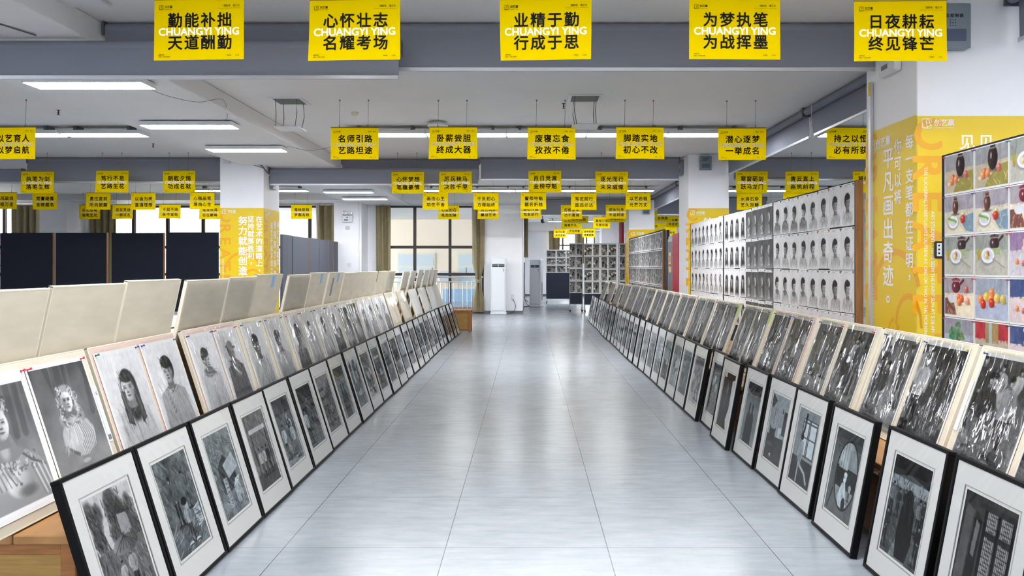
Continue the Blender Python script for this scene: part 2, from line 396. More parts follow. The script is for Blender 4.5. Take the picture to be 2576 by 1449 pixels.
def art_portrait(c, hair='short', d=1, bgv=.93, skin=.82, dark=.2, cy=.5, r=.2, glasses=False, shirt=.85, hands=False, scarf=False):
    A = c.asp; cx = .5
    c.ell(cx-d*.2, cy, .26, .4, bgv-.1, soft=1.2, al=.5)
    c.poly([(cx-.13, cy+r*1.25), (cx-.36, cy+r*1.75), (cx-.45, A), (cx+.42, A), (cx+.36, cy+r*1.75), (cx+.12, cy+r*1.2)], shirt, fade=(A*.82, A*1.02))
    c.hatch(60, cx-.4, cy+r*1.5, cx+.4, A*.93, PI/2+d*.25, .25, c.px*1.3, .35, .75, .4, .35)
    c.head(cx, cy, r, d, hair, skin, dark, glasses)
    c.line([(cx-.13, cy+r*1.3), (cx-.02, cy+r*1.75), (cx+.12, cy+r*1.3)], .02, .4, .8)
    c.line([(cx-.2, cy+r*1.4), (cx-.05, cy+r*1.85), (cx-.02, A*.92)], .012, .45, .6); c.line([(cx+.2, cy+r*1.4), (cx+.04, cy+r*1.85)], .012, .45, .6)
    if scarf:
        c.ell(cx-.03, cy+r*1.35, .2, .1, .5, soft=.3); c.hatch(40, cx-.2, cy+r*1.1, cx+.18, cy+r*1.8, .3, .2, c.px*1.5, .2, .8, .6)
    if hands:
        for k in range(5): c.ell(cx-.13+k*.012, cy+r*1.75+k*.07, .075, .03, .72-.03*k, rot=-.5, soft=.2, sh=.3)
    if hair == 'long':
        for sd in (-1, 1):
            c.poly([(cx+sd*r*.55, cy+r*.3), (cx+sd*r*1.05, cy+r*.2), (cx+sd*r*1.15, cy+r*2.4), (cx+sd*r*.5, cy+r*2.7)], dark*1.3)
            c.hatch(26, cx+sd*r*.8-.05, cy, cx+sd*r*.8+.06, cy+r*2.6, PI/2, .22, c.px*1.3, dark*.6, dark*3, .6, .12)
    c.tone(14, .05)
def art_statue(c, d=1, kind=0, bgv=.42):
    A = c.asp; c.a[:] = bgv
    c.mix(np.clip(c.Y/A, 0, 1)**1.5, bgv+.24); c.tone(3, .1)
    for k in range(5):
        x = c.r.rand(); c.line([(x, 0), (x-.12+.3*c.r.rand(), A*.45)], .09, bgv-.14, .35); c.line([(x+.08, 0), (x+.04, A*.4)], .03, bgv+.12, .35)
    if kind == 0:                                  # bust on a foot
        c.poly([(.45, A*.78), (.57, A*.78), (.6, A*.9), (.42, A*.9)], .5); c.ell(.51, A*.83, .075, A*.018, .66); c.poly([(.2, A*.97), (.62, A*.885), (.84, A*.93), (.84, A), (.2, A)], .3); c.line([(.2, A*.97), (.62, A*.885), (.84, A*.93)], .012, .5)
        bust = [(.24, A*.56), (.32, A*.49), (.44, A*.46), (.6, A*.46), (.74, A*.5), (.82, A*.58), (.8, A*.68), (.7, A*.75), (.56, A*.79), (.42, A*.78), (.28, A*.72), (.22, A*.65)]
        c.poly(bust, .66); c.ell(.4, A*.6, .12, A*.1, .8, soft=.8, al=.7); c.poly([(.24, A*.66), (.32, A*.7), (.44, A*.755), (.42, A*.78), (.28, A*.72)], .3, .8)
        for k in range(17): x = .5+.018*k; c.line([(.5+.012*k, A*.5), (x+.01, A*.62), (x-.01*(k-8)*.3, A*(.78-.004*abs(k-4)))], .011, .34 if k % 2 else .9, .75)
        c.hatch(40, .24, A*.52, .5, A*.72, 1.9, .12, .012, .4, .92, .4, .3)
        for side in (-1, 1):
            for k in range(8): c.ell(.49+side*(.09+.012*k), A*(.25+.03*k), .06, .07, .55, soft=.35)
        c.ell(.49, A*.22, .13, A*.05, .6, soft=.3)
        for _ in range(150):
            y = c.r.uniform(.18, .5); q = c.r.choice([-1, 1])*c.r.uniform(.07, .18 if y > .25 else .12); x0 = .49+q; r0 = c.r.uniform(.012, .03); g0 = c.r.uniform(0, 6)
            c.line([(x0+math.cos(g0+g)*r0, A*y+math.sin(g0+g)*r0*1.3) for g in (0, .8, 1.6, 2.4)], .009, c.r.choice([.2, .35, .88, .95]), .75)
        c.poly([(.41, A*.36), (.57, A*.36), (.6, A*.5), (.38, A*.5)], .42)
        c.ell(.48, A*.315, .095, A*.085, .76, soft=.1, sh=.22, shv=-.1); c.ell(.435, A*.33, .035, A*.05, .45, soft=.8, al=.7)
        for e in (.45, .52): c.ell(e, A*.3, .024, A*.011, .28, soft=.6); c.line([(e-.03, A*.287), (e+.028, A*.285)], .01, .35, .8)
        c.line([(.487, A*.29), (.5, A*.335)], .014, .5, .7); c.ell(.49, A*.34, .022, A*.007, .35, soft=.5); c.ell(.487, A*.362, .032, A*.006, .3, soft=.5); c.ell(.487, A*.37, .024, A*.006, .6, soft=.5); c.ell(.49, A*.39, .03, A*.012, .82, soft=.5)
        c.ell(.5, A*.48, .12, A*.035, .6, rot=.15, soft=.3); c.poly([(.46, A*.47), (.55, A*.47), (.57, A*.66), (.52, A*.69), (.46, A*.66)], .74)
        for k in range(7): c.line([(.46+.014*k, A*.48), (.47+.014*k, A*.66)], .008, .38 if k % 2 else .92, .75)
        c.hatch(40, .38, A*.45, .62, A*.51, .3, .1, .01, .25, .9, .7, .5)
    elif kind == 1:                                # large head and armour
        c.poly([(.0, A*.62), (.3, A*.56), (.7, A*.57), (.86, A*.66), (.94, A*.8), (.94, A), (0, A)], .58)
        c.ell(.3, A*.7, .22, A*.1, .74, soft=.7, al=.8); c.ell(.48, A*.8, .19, A*.1, .7, soft=.25, sh=-.25, shv=-.15); c.ell(.56, A*.86, .13, A*.04, .35, soft=.8, al=.7); c.ell(.48, A*.8, .02, A*.012, .4, soft=.6)
        for k in range(60): g0 = c.r.uniform(0, 6); x0, y0, r0 = c.r.uniform(.05, .8), A*c.r.uniform(.6, .72), c.r.uniform(.012, .04); c.line([(x0+math.cos(g0+g)*r0, y0+math.sin(g0+g)*r0) for g in (0, .7, 1.4, 2.1, 2.8)], .009, c.r.choice([.2, .3, .88]), .7)
        c.line([(.28, A*.56), (.36, A*.7), (.42, A*.78)], .05, .45); c.line([(.28, A*.56), (.36, A*.7), (.42, A*.78)], .02, .8); c.line([(.6, A*.57), (.74, A*.66), (.9, A*.72)], .03, .36)
        for k in range(9): c.line([(.15+.03*k, A*.56+.02*k), (.2+.035*k, A*.8)], .015, .35+.4*(k % 2), .7)
        for k in range(8): c.line([(.7+.035*k, A*.7), (.78+.03*k, A*.93)], .02, .5+.35*(k % 2), .8)
        c.poly([(.33, A*.4), (.54, A*.42), (.58, A*.52), (.66, A*.58), (.5, A*.63), (.22, A*.6), (.31, A*.53)], .5); c.ell(.4, A*.54, .06, A*.06, .7, soft=.8, al=.8)
        c.head(.42, A*.32, .19, d, 'bald', .72, .4); c.ell(.34, A*.35, .07, A*.1, .38, soft=.9, al=.7); c.ell(.4, A*.2, .18, A*.05, .4, soft=.3); c.hatch(110, .24, A*.14, .6, A*.24, PI/2, .06, .014, .15, .85, .75, 1.5)
        c.mix(np.ones_like(c.X)*((c.X < .06)|(c.X > .94)|(c.Y < .08)|(c.Y > A-.06)), .95)
    else:                                          # slim plaster head
        c.ell(.5, A*.93, .4, A*.05, .6, soft=.4); c.ell(.72, A*.6, .2, A*.3, bgv-.12, soft=.9, al=.7)
        c.poly([(.43, A*.6), (.58, A*.6), (.66, A*.88), (.36, A*.88)], .62); c.ell(.51, A*.88, .17, A*.035, .75, soft=.15)
        if c.r.rand() < .6: c.poly([(.28, A*.66), (.44, A*.58), (.58, A*.58), (.74, A*.66), (.66, A*.76), (.36, A*.76)], .7); c.poly([(.5, A*.6), (.74, A*.66), (.66, A*.76), (.52, A*.75)], .42, .8)
        c.head(.5, A*.36, .19, d, 'bald', .78, .5); c.ell(.5-d*.09, A*.37, .06, A*.12, .36, soft=.9, al=.75); c.ell(.5, A*.26, .13, A*.06, .66, soft=.4)
        for k in range(30): c.line([(c.r.uniform(.38, .6), A*c.r.uniform(.2, .29)) for _ in range(2)], .012, c.r.choice([.4, .85]), .4)
        c.poly([(.44, A*.52), (.57, A*.52), (.56, A*.6), (.45, A*.6)], .34, .8)
def art_crowd(c, n=7, bgv=.45, hats=0, dark=.3, big=1.0, wall=False):
    A = c.asp
    c.a[:] = bgv*.8; c.mix(np.clip(c.Y/A*1.2-.1, 0, 1)*.8, bgv+.25); c.tone(5, .16)
    if wall:
        for k in range(9): c.line([(.35, A*(.03+.05*k)), (1, A*(.05+.05*k))], .006, bgv-.2, .7)
        for k in range(6): c.line([(.4+.12*k, 0), (.4+.12*k, A*.45)], .008, bgv-.2, .6)
        c.rect(.22, 0, .34, A*.5, bgv+.28)
    c.hatch(60, 0, 0, 1, A*.4, .9, .2, .012, bgv-.25, bgv+.2, .35, .6); c.hatch(50, 0, A*.75, 1, A, .2, .25, .012, bgv-.15, bgv+.35, .5, .3)
    fs = sorted([(c.r.uniform(.5, .99), c.r.uniform(.08, .92)) for _ in range(n)])
    for i, (yy, x) in enumerate(fs):
        hh = A*(.3+.42*(yy-.4))*big*c.r.uniform(.85, 1.1)
        c.figure(x, A*yy, hh, c.r.choice([dark, .86, .5, .7]), .15, .75, c.r.choice([.18, .3, .5]), c.r.uniform(-.06, .06), i < hats, c.r.rand() < .3)
        if c.r.rand() < .5: c.ell(x+.1, A*yy-.03, .08*big, .06*big, c.r.uniform(.3, .62), sh=.3, shv=-.2, soft=.15); c.hatch(8, x+.03, A*yy-.07, x+.17, A*yy+.03, 1, .08, .01, .2, .5, .6)
    c.hatch(90, 0, A*.45, 1, A, 1.1, .09, .008, .1, .95, .4, 1.2); c.tone(16, .1)
def art_trees(c):
    A = c.asp; c.mix(np.ones_like(c.X), .88); c.tone(3, .05)
    for x, w, t in ((.12, .16, .12), (.55, .2, .08), (.9, .14, .2)):
        for k in range(7): c.ell(x+c.r.uniform(-w, w)*.6, A*(t+.05*k), w*.6, .13, .38, soft=.5, al=.8)
        c.hatch(120, x-w, A*t-.05, x+w, A*(t+.4), 1.3, .09, .012, .1, .75, .7, .5)
    c.poly([(.56, A*.18), (.64, A*.1), (.78, A*.3), (.78, A*.42), (.56, A*.42)], .7); c.poly([(.5, A*.24), (.66, A*.09), (.82, A*.27)], .35)
    c.rect(0, A*.5, 1, A, .52); c.hatch(170, 0, A*.5, 1, A, 1.45, .13, .012, .15, .92, .6, .4)
    c.figure(.62, A*.97, A*.42, .75, .2, .7, .25); c.figure(.4, A*.92, A*.3, .8, .2, .7, .3)
    c.ell(.58, A*.52, .27, .12, .55, soft=.04, sh=-.3); c.rect(.28, A*.525, .9, A*.58, .5, .0)
    for k in range(7): c.line([(.58, A*.44), (.33+.085*k, A*.56)], .008, .2, .8)
    c.tone(20, .08)
def art_children(c):
    A = c.asp; c.mix(np.ones_like(c.X), .5); c.tone(5, .2); c.hatch(160, 0, 0, 1, A*.6, 1.2, .14, .012, .15, .9, .55, .6)
    c.hatch(120, 0, A*.7, 1, A, -.5, .2, .012, .3, .9, .6, .3)
    c.figure(.35, A*.72, A*.55, .45, .15, .7, .2, -.05); c.figure(.7, A*.6, A*.42, .5, .3, .6, .4)
    c.figure(.55, A*.93, A*.45, .72, .12, .8, .3, .02); c.ell(.56, A*.53, .075, .09, .78, sh=.2); c.ell(.55, A*.495, .09, .06, .15, soft=.2)
    c.poly([(.75, A*.62), (.95, A*.58), (.97, A*.8), (.78, A*.82)], .85); c.hatch(30, .76, A*.62, .95, A*.8, .1, .1, .008, .2, .4, .7, .1)
    for x in (.44, .66): c.ell(x, A*.93, .07, .035, .9, soft=.2); c.line([(x-.05, A*.94), (x+.06, A*.94)], .02, .2)
    c.tone(18, .1)
def art_village(c):
    A = c.asp; c.mix(np.ones_like(c.X), .6); c.tone(4, .2); c.hatch(200, 0, A*.05, 1, A*.5, 1.0, .1, .014, .2, .95, .5, .9)
    c.poly([(.2, A*.4), (.5, A*.28), (.8, A*.45), (.8, A*.72), (.2, A*.72)], .35); c.poly([(.4, A*.4), (.85, A*.3), (.95, A*.5), (.5, A*.58)], .8)
    c.rect(.28, A*.55, .42, A*.9, .82); c.hatch(40, .28, A*.55, .42, A*.9, .2, .08, .012, .3, .7, .6)
    c.poly([(.6, A*.7), (.85, A*.66), (.88, A*.88), (.62, A*.93)], .8); c.poly([(.6, A*.7), (.72, A*.62), (.9, A*.6), (.85, A*.66)], .92)
    c.hatch(120, 0, A*.6, 1, A, .8, .1, .014, .1, .9, .5, 1.2); c.tone(18, .1)
def art_couple(c):
    A = c.asp; c.mix(np.clip(1.15-c.Y/A*.8, 0, 1), .72); c.a *= .78; c.tone(6, .06)
    c.poly([(0, 0), (1, 0), (1, A*.16), (.4, A*.2), (0, A*.12)], .3); c.poly([(.6, 0), (.75, 0), (.6, A*.2), (.5, A*.17)], .18)
    for cx, w in ((.36, .17), (.58, .18)):
        c.ell(cx, A*.4, .065, .1, .25, soft=.1); c.poly([(cx-.04, A*.45), (cx+.04, A*.45), (cx+w*.9, A*.58), (cx+w, A*.99), (cx-w, A*.99), (cx-w*.8, A*.58)], .3)
    c.hatch(60, .2, A*.5, .75, A, 1.5, .3, .01, .2, .42, .5, .1); c.rect(.78, A*.3, .86, A*.36, .5); c.tone(12, .05)
def art_lounge(c):
    A = c.asp; c.mix(np.ones_like(c.X), .72); c.tone(6, .06); c.poly([(0, 0), (.3, A*.1), (.12, A*.22), (0, A*.2)], .35)
    c.rect(0, A*.62, 1, A, .32); c.rect(.82, A*.2, 1, A*.55, .35); c.rect(.7, A*.17, .76, A*.24, .3); c.rect(.28, A*.2, .31, A*.45, .5)
    c.poly([(.12, A*.48), (.2, A*.52), (.4, A*.52), (.48, A*.48), (.45, A*.75), (.5, A*.82), (.14, A*.82)], .28); c.ell(.3, A*.76, .2, .05, .42, soft=.3)
    c.poly([(.6, A*.47), (.78, A*.45), (.8, A*.54), (.62, A*.55)], .9); c.ell(.68, A*.6, .08, .08, .85, soft=.1)
    c.poly([(.55, A*.62), (.95, A*.6), (.98, A*.95), (.6, A*.9)], .38); c.poly([(.3, A*.9), (.42, A*.88), (.4, A*.95)], .85); c.tone(12, .05)
def art_window(c):
    A = c.asp; c.mix(np.ones_like(c.X), .68); c.tone(5, .06); c.rect(0, A*.66, 1, A, .32); c.hatch(60, 0, A*.66, 1, A, .1, .3, .008, .25, .45, .6)
    c.rect(.3, A*.14, .95, A*.6, .92)
    for x in (.3, .58, .64, .95): c.rect(x-.02, A*.12, x+.02, A*.62, .4)
    for y in (.12, .16, .36, .6): c.rect(.28, A*y, .97, A*(y+.02), .42)
    c.poly([(.36, A*.05), (.46, A*.05), (.42, A*.3), (.3, A*.4), (.36, A*.2)], .3)
    c.poly([(.22, A*.62), (.3, A*.45), (.46, A*.42), (.5, A*.62), (.42, A*.78)], .75); c.ell(.36, A*.4, .07, .09, .75, sh=.3); c.ell(.35, A*.375, .075, .06, .15, soft=.2)
    c.line([(.42, A*.75), (.7, A*.82), (.85, A*.93)], .06, .82); c.line([(.35, A*.72), (.36, A*.97)], .06, .78)
    c.hatch(40, .2, A*.42, .5, A*.8, 1.2, .12, .01, .2, .9, .6, .7); c.tone(14, .05)
def art_mirror(c):
    A = c.asp; c.mix(np.ones_like(c.X), .5); c.tone(5, .1); c.rect(0, 0, 1, A*.18, .35); c.hatch(120, 0, A*.1, 1, A, .9, .16, .012, .35, .68, .5, .5)
    c.ell(.6, A*.5, .4, A*.41, .15, soft=.02); c.ell(.6, A*.5, .37, A*.385, .68, soft=.02)
    m = c.em(.6, A*.5, .37, A*.385, soft=.02)
    k = c.a.copy()
    c.rect(.2, A*.42, 1, A*.66, .25); c.rect(.3, A*.12, .62, A*.44, .8)
    for x in (.36, .45, .54): c.line([(x, A*.12), (x, A*.45)], .012, .5)
    c.tone(8, .12); c.poly([(.5, A*.6), (.62, A*.58), (.78, A*.84), (.5, A*.88), (.4, A*.78)], .93); c.ell(.58, A*.53, .06, .09, .8, sh=.3); c.ell(.59, A*.49, .06, .04, .95, soft=.2)
    c.ell(.58, A*.56, .05, .04, .95); c.figure(.8, A*.76, A*.22, .8); c.hatch(40, .4, A*.58, .8, A*.86, 1.1, .12, .01, .4, .7, .5)
    c.ell(.66, A*.82, .07, .1, .2, soft=.1); c.a = k*(1-m[..., None])+c.a*m[..., None]; c.line([(.2, A*.72), (.1, A*.95)], .05, .3)
def art_market(c):
    A = c.asp; c.mix(np.ones_like(c.X), .42); c.tone(5, .15); c.poly([(0, 0), (1, 0), (1, A*.2), (.5, A*.14), (0, A*.22)], .2)
    c.rect(0, A*.2, 1, A*.3, .8, .7); c.hatch(60, 0, A*.2, 1, A*.36, 1.5, .08, .014, .1, 1, .7, .6)
    for x, y, h in ((.1, .62, .36), (.28, .6, .3), (.45, .56, .28), (.85, .66, .36), (.95, .6, .3)): c.figure(x, A*y, A*h, c.r.choice([.2, .55, .3]), .12)
    c.poly([(.25, A), (.5, A*.6), (.75, A*.6), (.7, A)], .6); c.hatch(60, .1, A*.7, .9, A, .5, .12, .012, .2, .85, .5)
    c.poly([(.4, A*.47), (.5, A*.37), (.62, A*.37), (.74, A*.48), (.78, A*.78), (.7, A*.98), (.42, A*.98), (.36, A*.75)], .13)
    c.ell(.56, A*.4, .12, .17, .1, soft=.1); c.hatch(50, .46, A*.3, .68, A*.55, 1.5, .2, .008, .1, .45, .6, .15)
    c.figure(.92, A*.95, A*.42, .18, .1); c.figure(.06, A*.95, A*.42, .25, .1); c.tone(14, .08)
def art_lattice(c):
    A = c.asp; c.mix(np.ones_like(c.X), .35); c.tone(4, .08); c.rect(0, 0, .22, A, .28); c.poly([(.06, A*.1), (.22, A*.14), (.2, A), (.02, A)], .45)
    c.poly([(.26, A*.12), (.4, A*.2), (.38, A), (.2, A*.95)], .2); c.poly([(.29, A*.2), (.37, A*.24), (.34, A*.52), (.27, A*.5)], .55)
    for x in (.48, .74):
        c.rect(x, A*.1, x+.2, A*.95, .8); c.rect(x, A*.26, x+.2, A*.31, .3)
        for k in range(7): c.line([(x+.03*k, A*.1), (x+.03*k, A*.95)], .011, .22)
        for k in range(26): c.line([(x+(.0 if k % 2 else .06), A*(.12+.032*k)), (x+(.14 if k % 3 else .2), A*(.12+.032*k))], .011, .22)
    for x in (.45, .7, .96): c.rect(x-.025, A*.05, x+.025, A, .14)
    c.rect(.42, A*.05, 1, A*.1, .3); c.ell(.12, A*.8, .1, .06, .6, soft=.4, al=.6); c.tone(10, .06)
def art_curtain(c):
    A = c.asp; c.mix(np.ones_like(c.X), .12); c.rect(0, 0, .25, A*.1, .85); c.poly([(.3, 0), (.75, 0), (.62, A*.3), (.75, A*.62), (.45, A), (.1, A), (.2, A*.4)], .16)
    c.hatch(60, .35, 0, .95, A, 1.5, .4, .02, .15, .5, .5, .1); c.poly([(.8, A*.12), (1, A*.08), (1, A), (.85, A), (.7, A*.82), (.84, A*.6)], .92)
    c.ell(.45, A*.28, .1, .15, .5, sh=.4, soft=.2); c.hatch(70, .36, A*.16, .56, A*.55, 1.5, .1, .012, .05, .8, .7, .8); c.hatch(50, 0, A*.5, .6, A, 1.4, .3, .012, .1, .3, .5)
def art_street(c):
    A = c.asp; c.mix(np.ones_like(c.X), .62); c.tone(4, .1); c.rect(0, A*.2, .4, A*.62, .4); c.poly([(.4, A*.3), (1, A*.1), (1, A*.62), (.4, A*.6)], .5)
    for k in range(5): c.rect(.06+.07*k, A*.26, .1+.07*k, A*.36, .75); c.rect(.06+.07*k, A*.42, .1+.07*k, A*.52, .72)
    for k in range(4): c.rect(.5+.12*k, A*(.3-.02*k), .57+.12*k, A*(.42-.01*k), .25)
    c.rect(0, A*.62, 1, A, .48); c.hatch(100, 0, A*.62, 1, A, .15, .2, .012, .25, .8, .5, .3); c.figure(.3, A*.9, A*.38, .3); c.figure(.62, A*.84, A*.32, .7); c.tone(14, .1)
def art_busstop(c):
    A = c.asp; c.mix(np.ones_like(c.X), .55); c.tone(5, .12); c.hatch(140, 0, 0, 1, A*.7, 1.57, .3, .012, .2, .8, .4, .15)
    c.rect(.12, A*.2, .9, A*.26, .85); c.rect(.15, A*.26, .19, A*.8, .3); c.rect(.84, A*.26, .88, A*.8, .3); c.rect(0, A*.8, 1, A, .42)
    for x in (.34, .52, .7): c.figure(x, A*.86, A*.4, c.r.choice([.25, .8]), skirt=c.r.rand() < .4)
    c.tone(15, .1)
ARTS = {'trees and an umbrella': art_trees, 'two children in a crowd': art_children, 'a hut under hatched trees': art_village, 'a market crowd': art_market,
        'a couple seen from behind': art_couple, 'an empty lounge': art_lounge, 'a girl by a sash window': art_window, 'an oval mirror': art_mirror,
        'lattice doors': art_lattice, 'a dark curtain': art_curtain, 'a street corner': art_street, 'a shelter with waiting figures': art_busstop,
        'a busy group': lambda c: art_crowd(c, 8, .5), 'figures in the rain': lambda c: art_crowd(c, 5, .35, 0, .2, 1.2), 'a pale crowd': lambda c: art_crowd(c, 9, .62, 2)}

def still_life(c, k):
    A = c.asp; r = c.r; pal = [((.62,.62,.64),(.78,.72,.62),(.62,.58,.3)), ((.64,.62,.66),(.84,.8,.72),(.5,.6,.68)), ((.6,.62,.6),(.74,.74,.7),(.66,.66,.64)),
                               ((.66,.63,.66),(.9,.86,.76),(.5,.32,.28)), ((.62,.66,.72),(.7,.74,.84),(.66,.7,.8)), ((.6,.6,.66),(.68,.72,.78),(.6,.62,.7)), ((.72,.25,.28),(.78,.74,.68),(.8,.45,.42)),
                               ((.3,.36,.55),(.86,.8,.82),(.8,.76,.78)), ((.6,.5,.64),(.8,.78,.82),(.7,.66,.74))]
    top, low, cl = pal[k % len(pal)]
    c.mix(np.ones_like(c.X), top); hz = A*.42
    c.poly([(0, hz), (1, hz*.92), (1, A), (0, A)], low); c.tone(5, .07)
    for _ in range(10): x = r.rand(); c.line([(x, 0), (x+r.uniform(-.1, .1), hz)], .05, tuple(np.clip(np.array(top)+r.uniform(-.1, .1), 0, 1)), .4)
    if k in (0,): c.poly([(.42, A*.75), (.8, A*.5), (1, A*.48), (1, A), (.3, A)], cl)
    elif k in (1, 5): c.poly([(.5, A*.6), (1, A*.5), (1, A), (.75, A*.95)], cl); c.poly([(.1, A*.9), (.4, A*.7), (.75, A), (.05, A)], (.9,.87,.78))
    elif k == 3: c.poly([(0, A*.55), (.3, A*.55), (.42, A*.98), (0, A*.98)], cl); c.poly([(.5, A*.5), (1, A*.45), (1, A), (.45, A)], (.95,.92,.82))
    elif k == 6: c.rect(.33, 0, .72, A*.5, (.62,.55,.42)); c.rect(.44, 0, .53, A*.6, (.7,.76,.74)); c.rect(.55, A*.05, .68, A*.42, (.68,.56,.36)); c.poly([(0, A*.75), (1, A*.7), (1, A), (0, A)], (.75,.72,.68))
    for _ in range(24): x, y = r.rand(), r.uniform(hz, A); c.line([(x, y), (x+r.uniform(-.14, .14), y+r.uniform(.02, .16))], .02, tuple(np.clip(np.array(low)+r.uniform(-.13, .13), 0, 1)), .5)
    def jar(x, y, h, col=(.2,.15,.15)):
        c.ell(x, y, h*.42, h*.08, (.3,.28,.3), soft=.6, al=.6); c.ell(x, y-h*.45, h*.3, h*.46, col, soft=.05, sh=-.35); c.rect(x-h*.16, y-h*1.02, x+h*.16, y-h*.8, col)
        c.ell(x, y-h*1.02, h*.2, h*.05, tuple(v*1.6 for v in col)); c.ell(x, y-h*.82, h*.24, h*.035, (.75,.7,.66), al=.6); c.ell(x-h*.1, y-h*.55, h*.035, h*.13, (.95,.95,.95), al=.8, soft=.5)
    def pot(x, y, h, col=(.25,.18,.2)):
        c.ell(x, y-h*.35, h*.42, h*.36, col, soft=.06, sh=-.3); c.ell(x, y-h*.72, h*.4, h*.12, tuple(v*1.4 for v in col)); c.ell(x, y-h*.86, h*.1, h*.08, col); c.line([(x+h*.35, y-h*.45), (x+h*.72, y-h*.72)], h*.16, col)
        c.ell(x, y-h*.66, h*.4, h*.03, (.8,.75,.72), al=.7); c.ell(x-h*.15, y-h*.4, h*.05, h*.08, (.95,.95,.95), al=.8, soft=.5)
    def fr(x, y, q, col):
        c.ell(x+q*.3, y+q*.7, q*1.2, q*.35, (.4,.38,.4), al=.45, soft=.7); c.ell(x, y, q, q*1.1, col, soft=.12, sh=-.22, shv=-.12); c.ell(x-q*.3, y-q*.4, q*.2, q*.18, (1, .95, .9), al=.8, soft=.6)
    def plate(x, y, q): c.ell(x, y+q*.15, q*1.1, q*.8, (.45,.45,.5), al=.6, soft=.3); c.ell(x, y, q, q*.75, (.93,.93,.95), soft=.05); c.ell(x, y, q*.72, q*.5, (.82,.84,.88), soft=.1)
    O, Rd, Yl, Gn, Pk = (.9,.55,.32), (.78,.22,.15), (.88,.76,.35), (.5,.65,.38), (.75,.42,.4)
    if k == 0: jar(.55, A*.6, .5); c.poly([(.1, A*.72), (.5, A*.66), (.52, A*.72), (.12, A*.8)], (.9,.88,.86)); [fr(x, A*y, .075, q) for x, y, q in ((.3,.62,Pk),(.25,.7,O),(.4,.66,O),(.74,.58,Pk))]
    elif k == 1: jar(.38, A*.5, .34, (.38,.25,.2)); plate(.3, A*.7, .17); c.line([(.14, A*.6), (.4, A*.7)], .06, Gn); c.line([(.14, A*.66), (.36, A*.72)], .04, (.8,.86,.72)); fr(.66, A*.55, .07, (.7,.78,.6)); fr(.64, A*.64, .08, Rd)
    elif k == 2: pot(.6, A*.38, .34); [c.line([(.02, A*(.4+.03*j)), (.75, A*(.36+.06*j))], .035, (.62,.72,.48)) for j in range(3)]; plate(.4, A*.52, .2); fr(.4, A*.48, .05, Pk); fr(.37, A*.54, .05, Yl); c.ell(.12, A*.5, .05, .12, (.72,.6,.3)); c.line([(.55, A*.6), (.9, A*.82)], .02, (.6,.55,.5))
    elif k == 3: pot(.4, A*.4, .36, (.4,.16,.2)); c.ell(.25, A*.56, .13, .09, (.85,.86,.9)); [fr(x, A*y, .075, q) for x, y, q in ((.5,.52,(.9,.45,.28)),(.6,.55,(.88,.4,.25)),(.52,.64,(.9,.5,.3)),(.8,.6,(.9,.6,.5)),(.76,.3,Pk))]
    elif k == 4: [fr(x, A*y, .085, q) for x, y, q in ((.36,.46,Yl),(.52,.36,O),(.68,.48,Yl),(.5,.5,O),(.18,.52,O),(.52,.6,Rd),(.86,.5,(.78,.72,.4)),(.26,.64,Rd))]; c.hatch(0, 0, 0, 1, 1, 0, 1, 1, 0, 0)
    elif k == 5:
        for _ in range(40): c.ell(.4+r.normal()*.1, A*.42+r.normal()*.1, .05, .045, (r.uniform(.2,.45), r.uniform(.45,.65), r.uniform(.3,.45)), soft=.3)
        [fr(x, A*y, .055, q) for x, y, q in ((.58,.62,Yl),(.64,.76,(.88,.65,.5)),(.82,.78,Yl),(.7,.64,(.35,.25,.25)))]
    elif k == 6: c.ell(.3, A*.78, .17, .1, (.9,.88,.84)); [fr(.22+.05*j, A*(.66+.03*(j % 3)), .05, (.88,.72,.3)) for j in range(5)]; [fr(.6+.07*j, A*(.66+.03*(j % 2)), .055, (.82,.45,.36) if j < 2 else Yl) for j in range(5)]; fr(.48, A*.9, .06, Yl)
    else:
        c.poly([(.55, A*.4), (.8, A*.4), (.75, A*.62), (.6, A*.62)], (.6,.2,.22) if k == 7 else (.5,.55,.5)); [c.ell(.65+r.normal()*.14, A*.24+r.normal()*.09, .055, .05, ((.95,.93,.86),(.9,.8,.5),(.9,.75,.66))[j % 3], soft=.3) for j in range(16)]
        [fr(.2+.17*j, A*(.68+.04*(j % 2)), .05, (O, Pk, (.5,.3,.42))[j % 3]) for j in range(4)]
    c.tone(14, .05)

# ------------------------------------------------------------------ materials
WHITE = mat('white_wall_paint', rgb(242, 243, 248), .7, noise=.015, nscale=3)
CEIL = mat('white_ceiling_paint', rgb(226, 227, 228), .8, noise=.015, nscale=2)
BLACK = mat('black_frame', rgb(8, 8, 9), .5, spec=.18)
MATW = mat('white_mat_board', rgb(240, 240, 237), .8)
CREAM = mat('cream_plywood', rgb(214, 204, 184), .6, noise=.07, nscale=4, stretch=(1, 1, 3))
PINKB = mat('pinkish_plywood', rgb(212, 186, 172), .6, noise=.06, nscale=4, stretch=(1, 1, 3))
EDGE = mat('pale_wood_edge', rgb(228, 220, 200), .6)
WOOD = mat('varnished_pine', rgb(160, 106, 56), .4, noise=.22, nscale=7, stretch=(1, 1, 9))
WOODT = mat('varnished_pine_top', rgb(178, 130, 80), .45, noise=.2, nscale=5, stretch=(1.5, .5, 1))
PANELW = mat('pale_pine_panel', rgb(172, 134, 72), .45, noise=.2, nscale=5, stretch=(1, 1, 12))
WOODE = mat('brown_wood_edge', rgb(158, 108, 58), .5, noise=.2, nscale=6, stretch=(4, 4, .6))
FELT = mat('black_felt', rgb(54, 58, 70), .95, noise=.3, nscale=160, bump=.3, spec=.1)
FELTG = mat('grey_felt', rgb(98, 101, 110), .95, noise=.2, nscale=140, bump=.3, spec=.1)
YEL = thin_print('yellow_print', rgb(255, 220, 0))
YEL2 = mat('yellow_poster', rgb(232, 198, 10), .45)
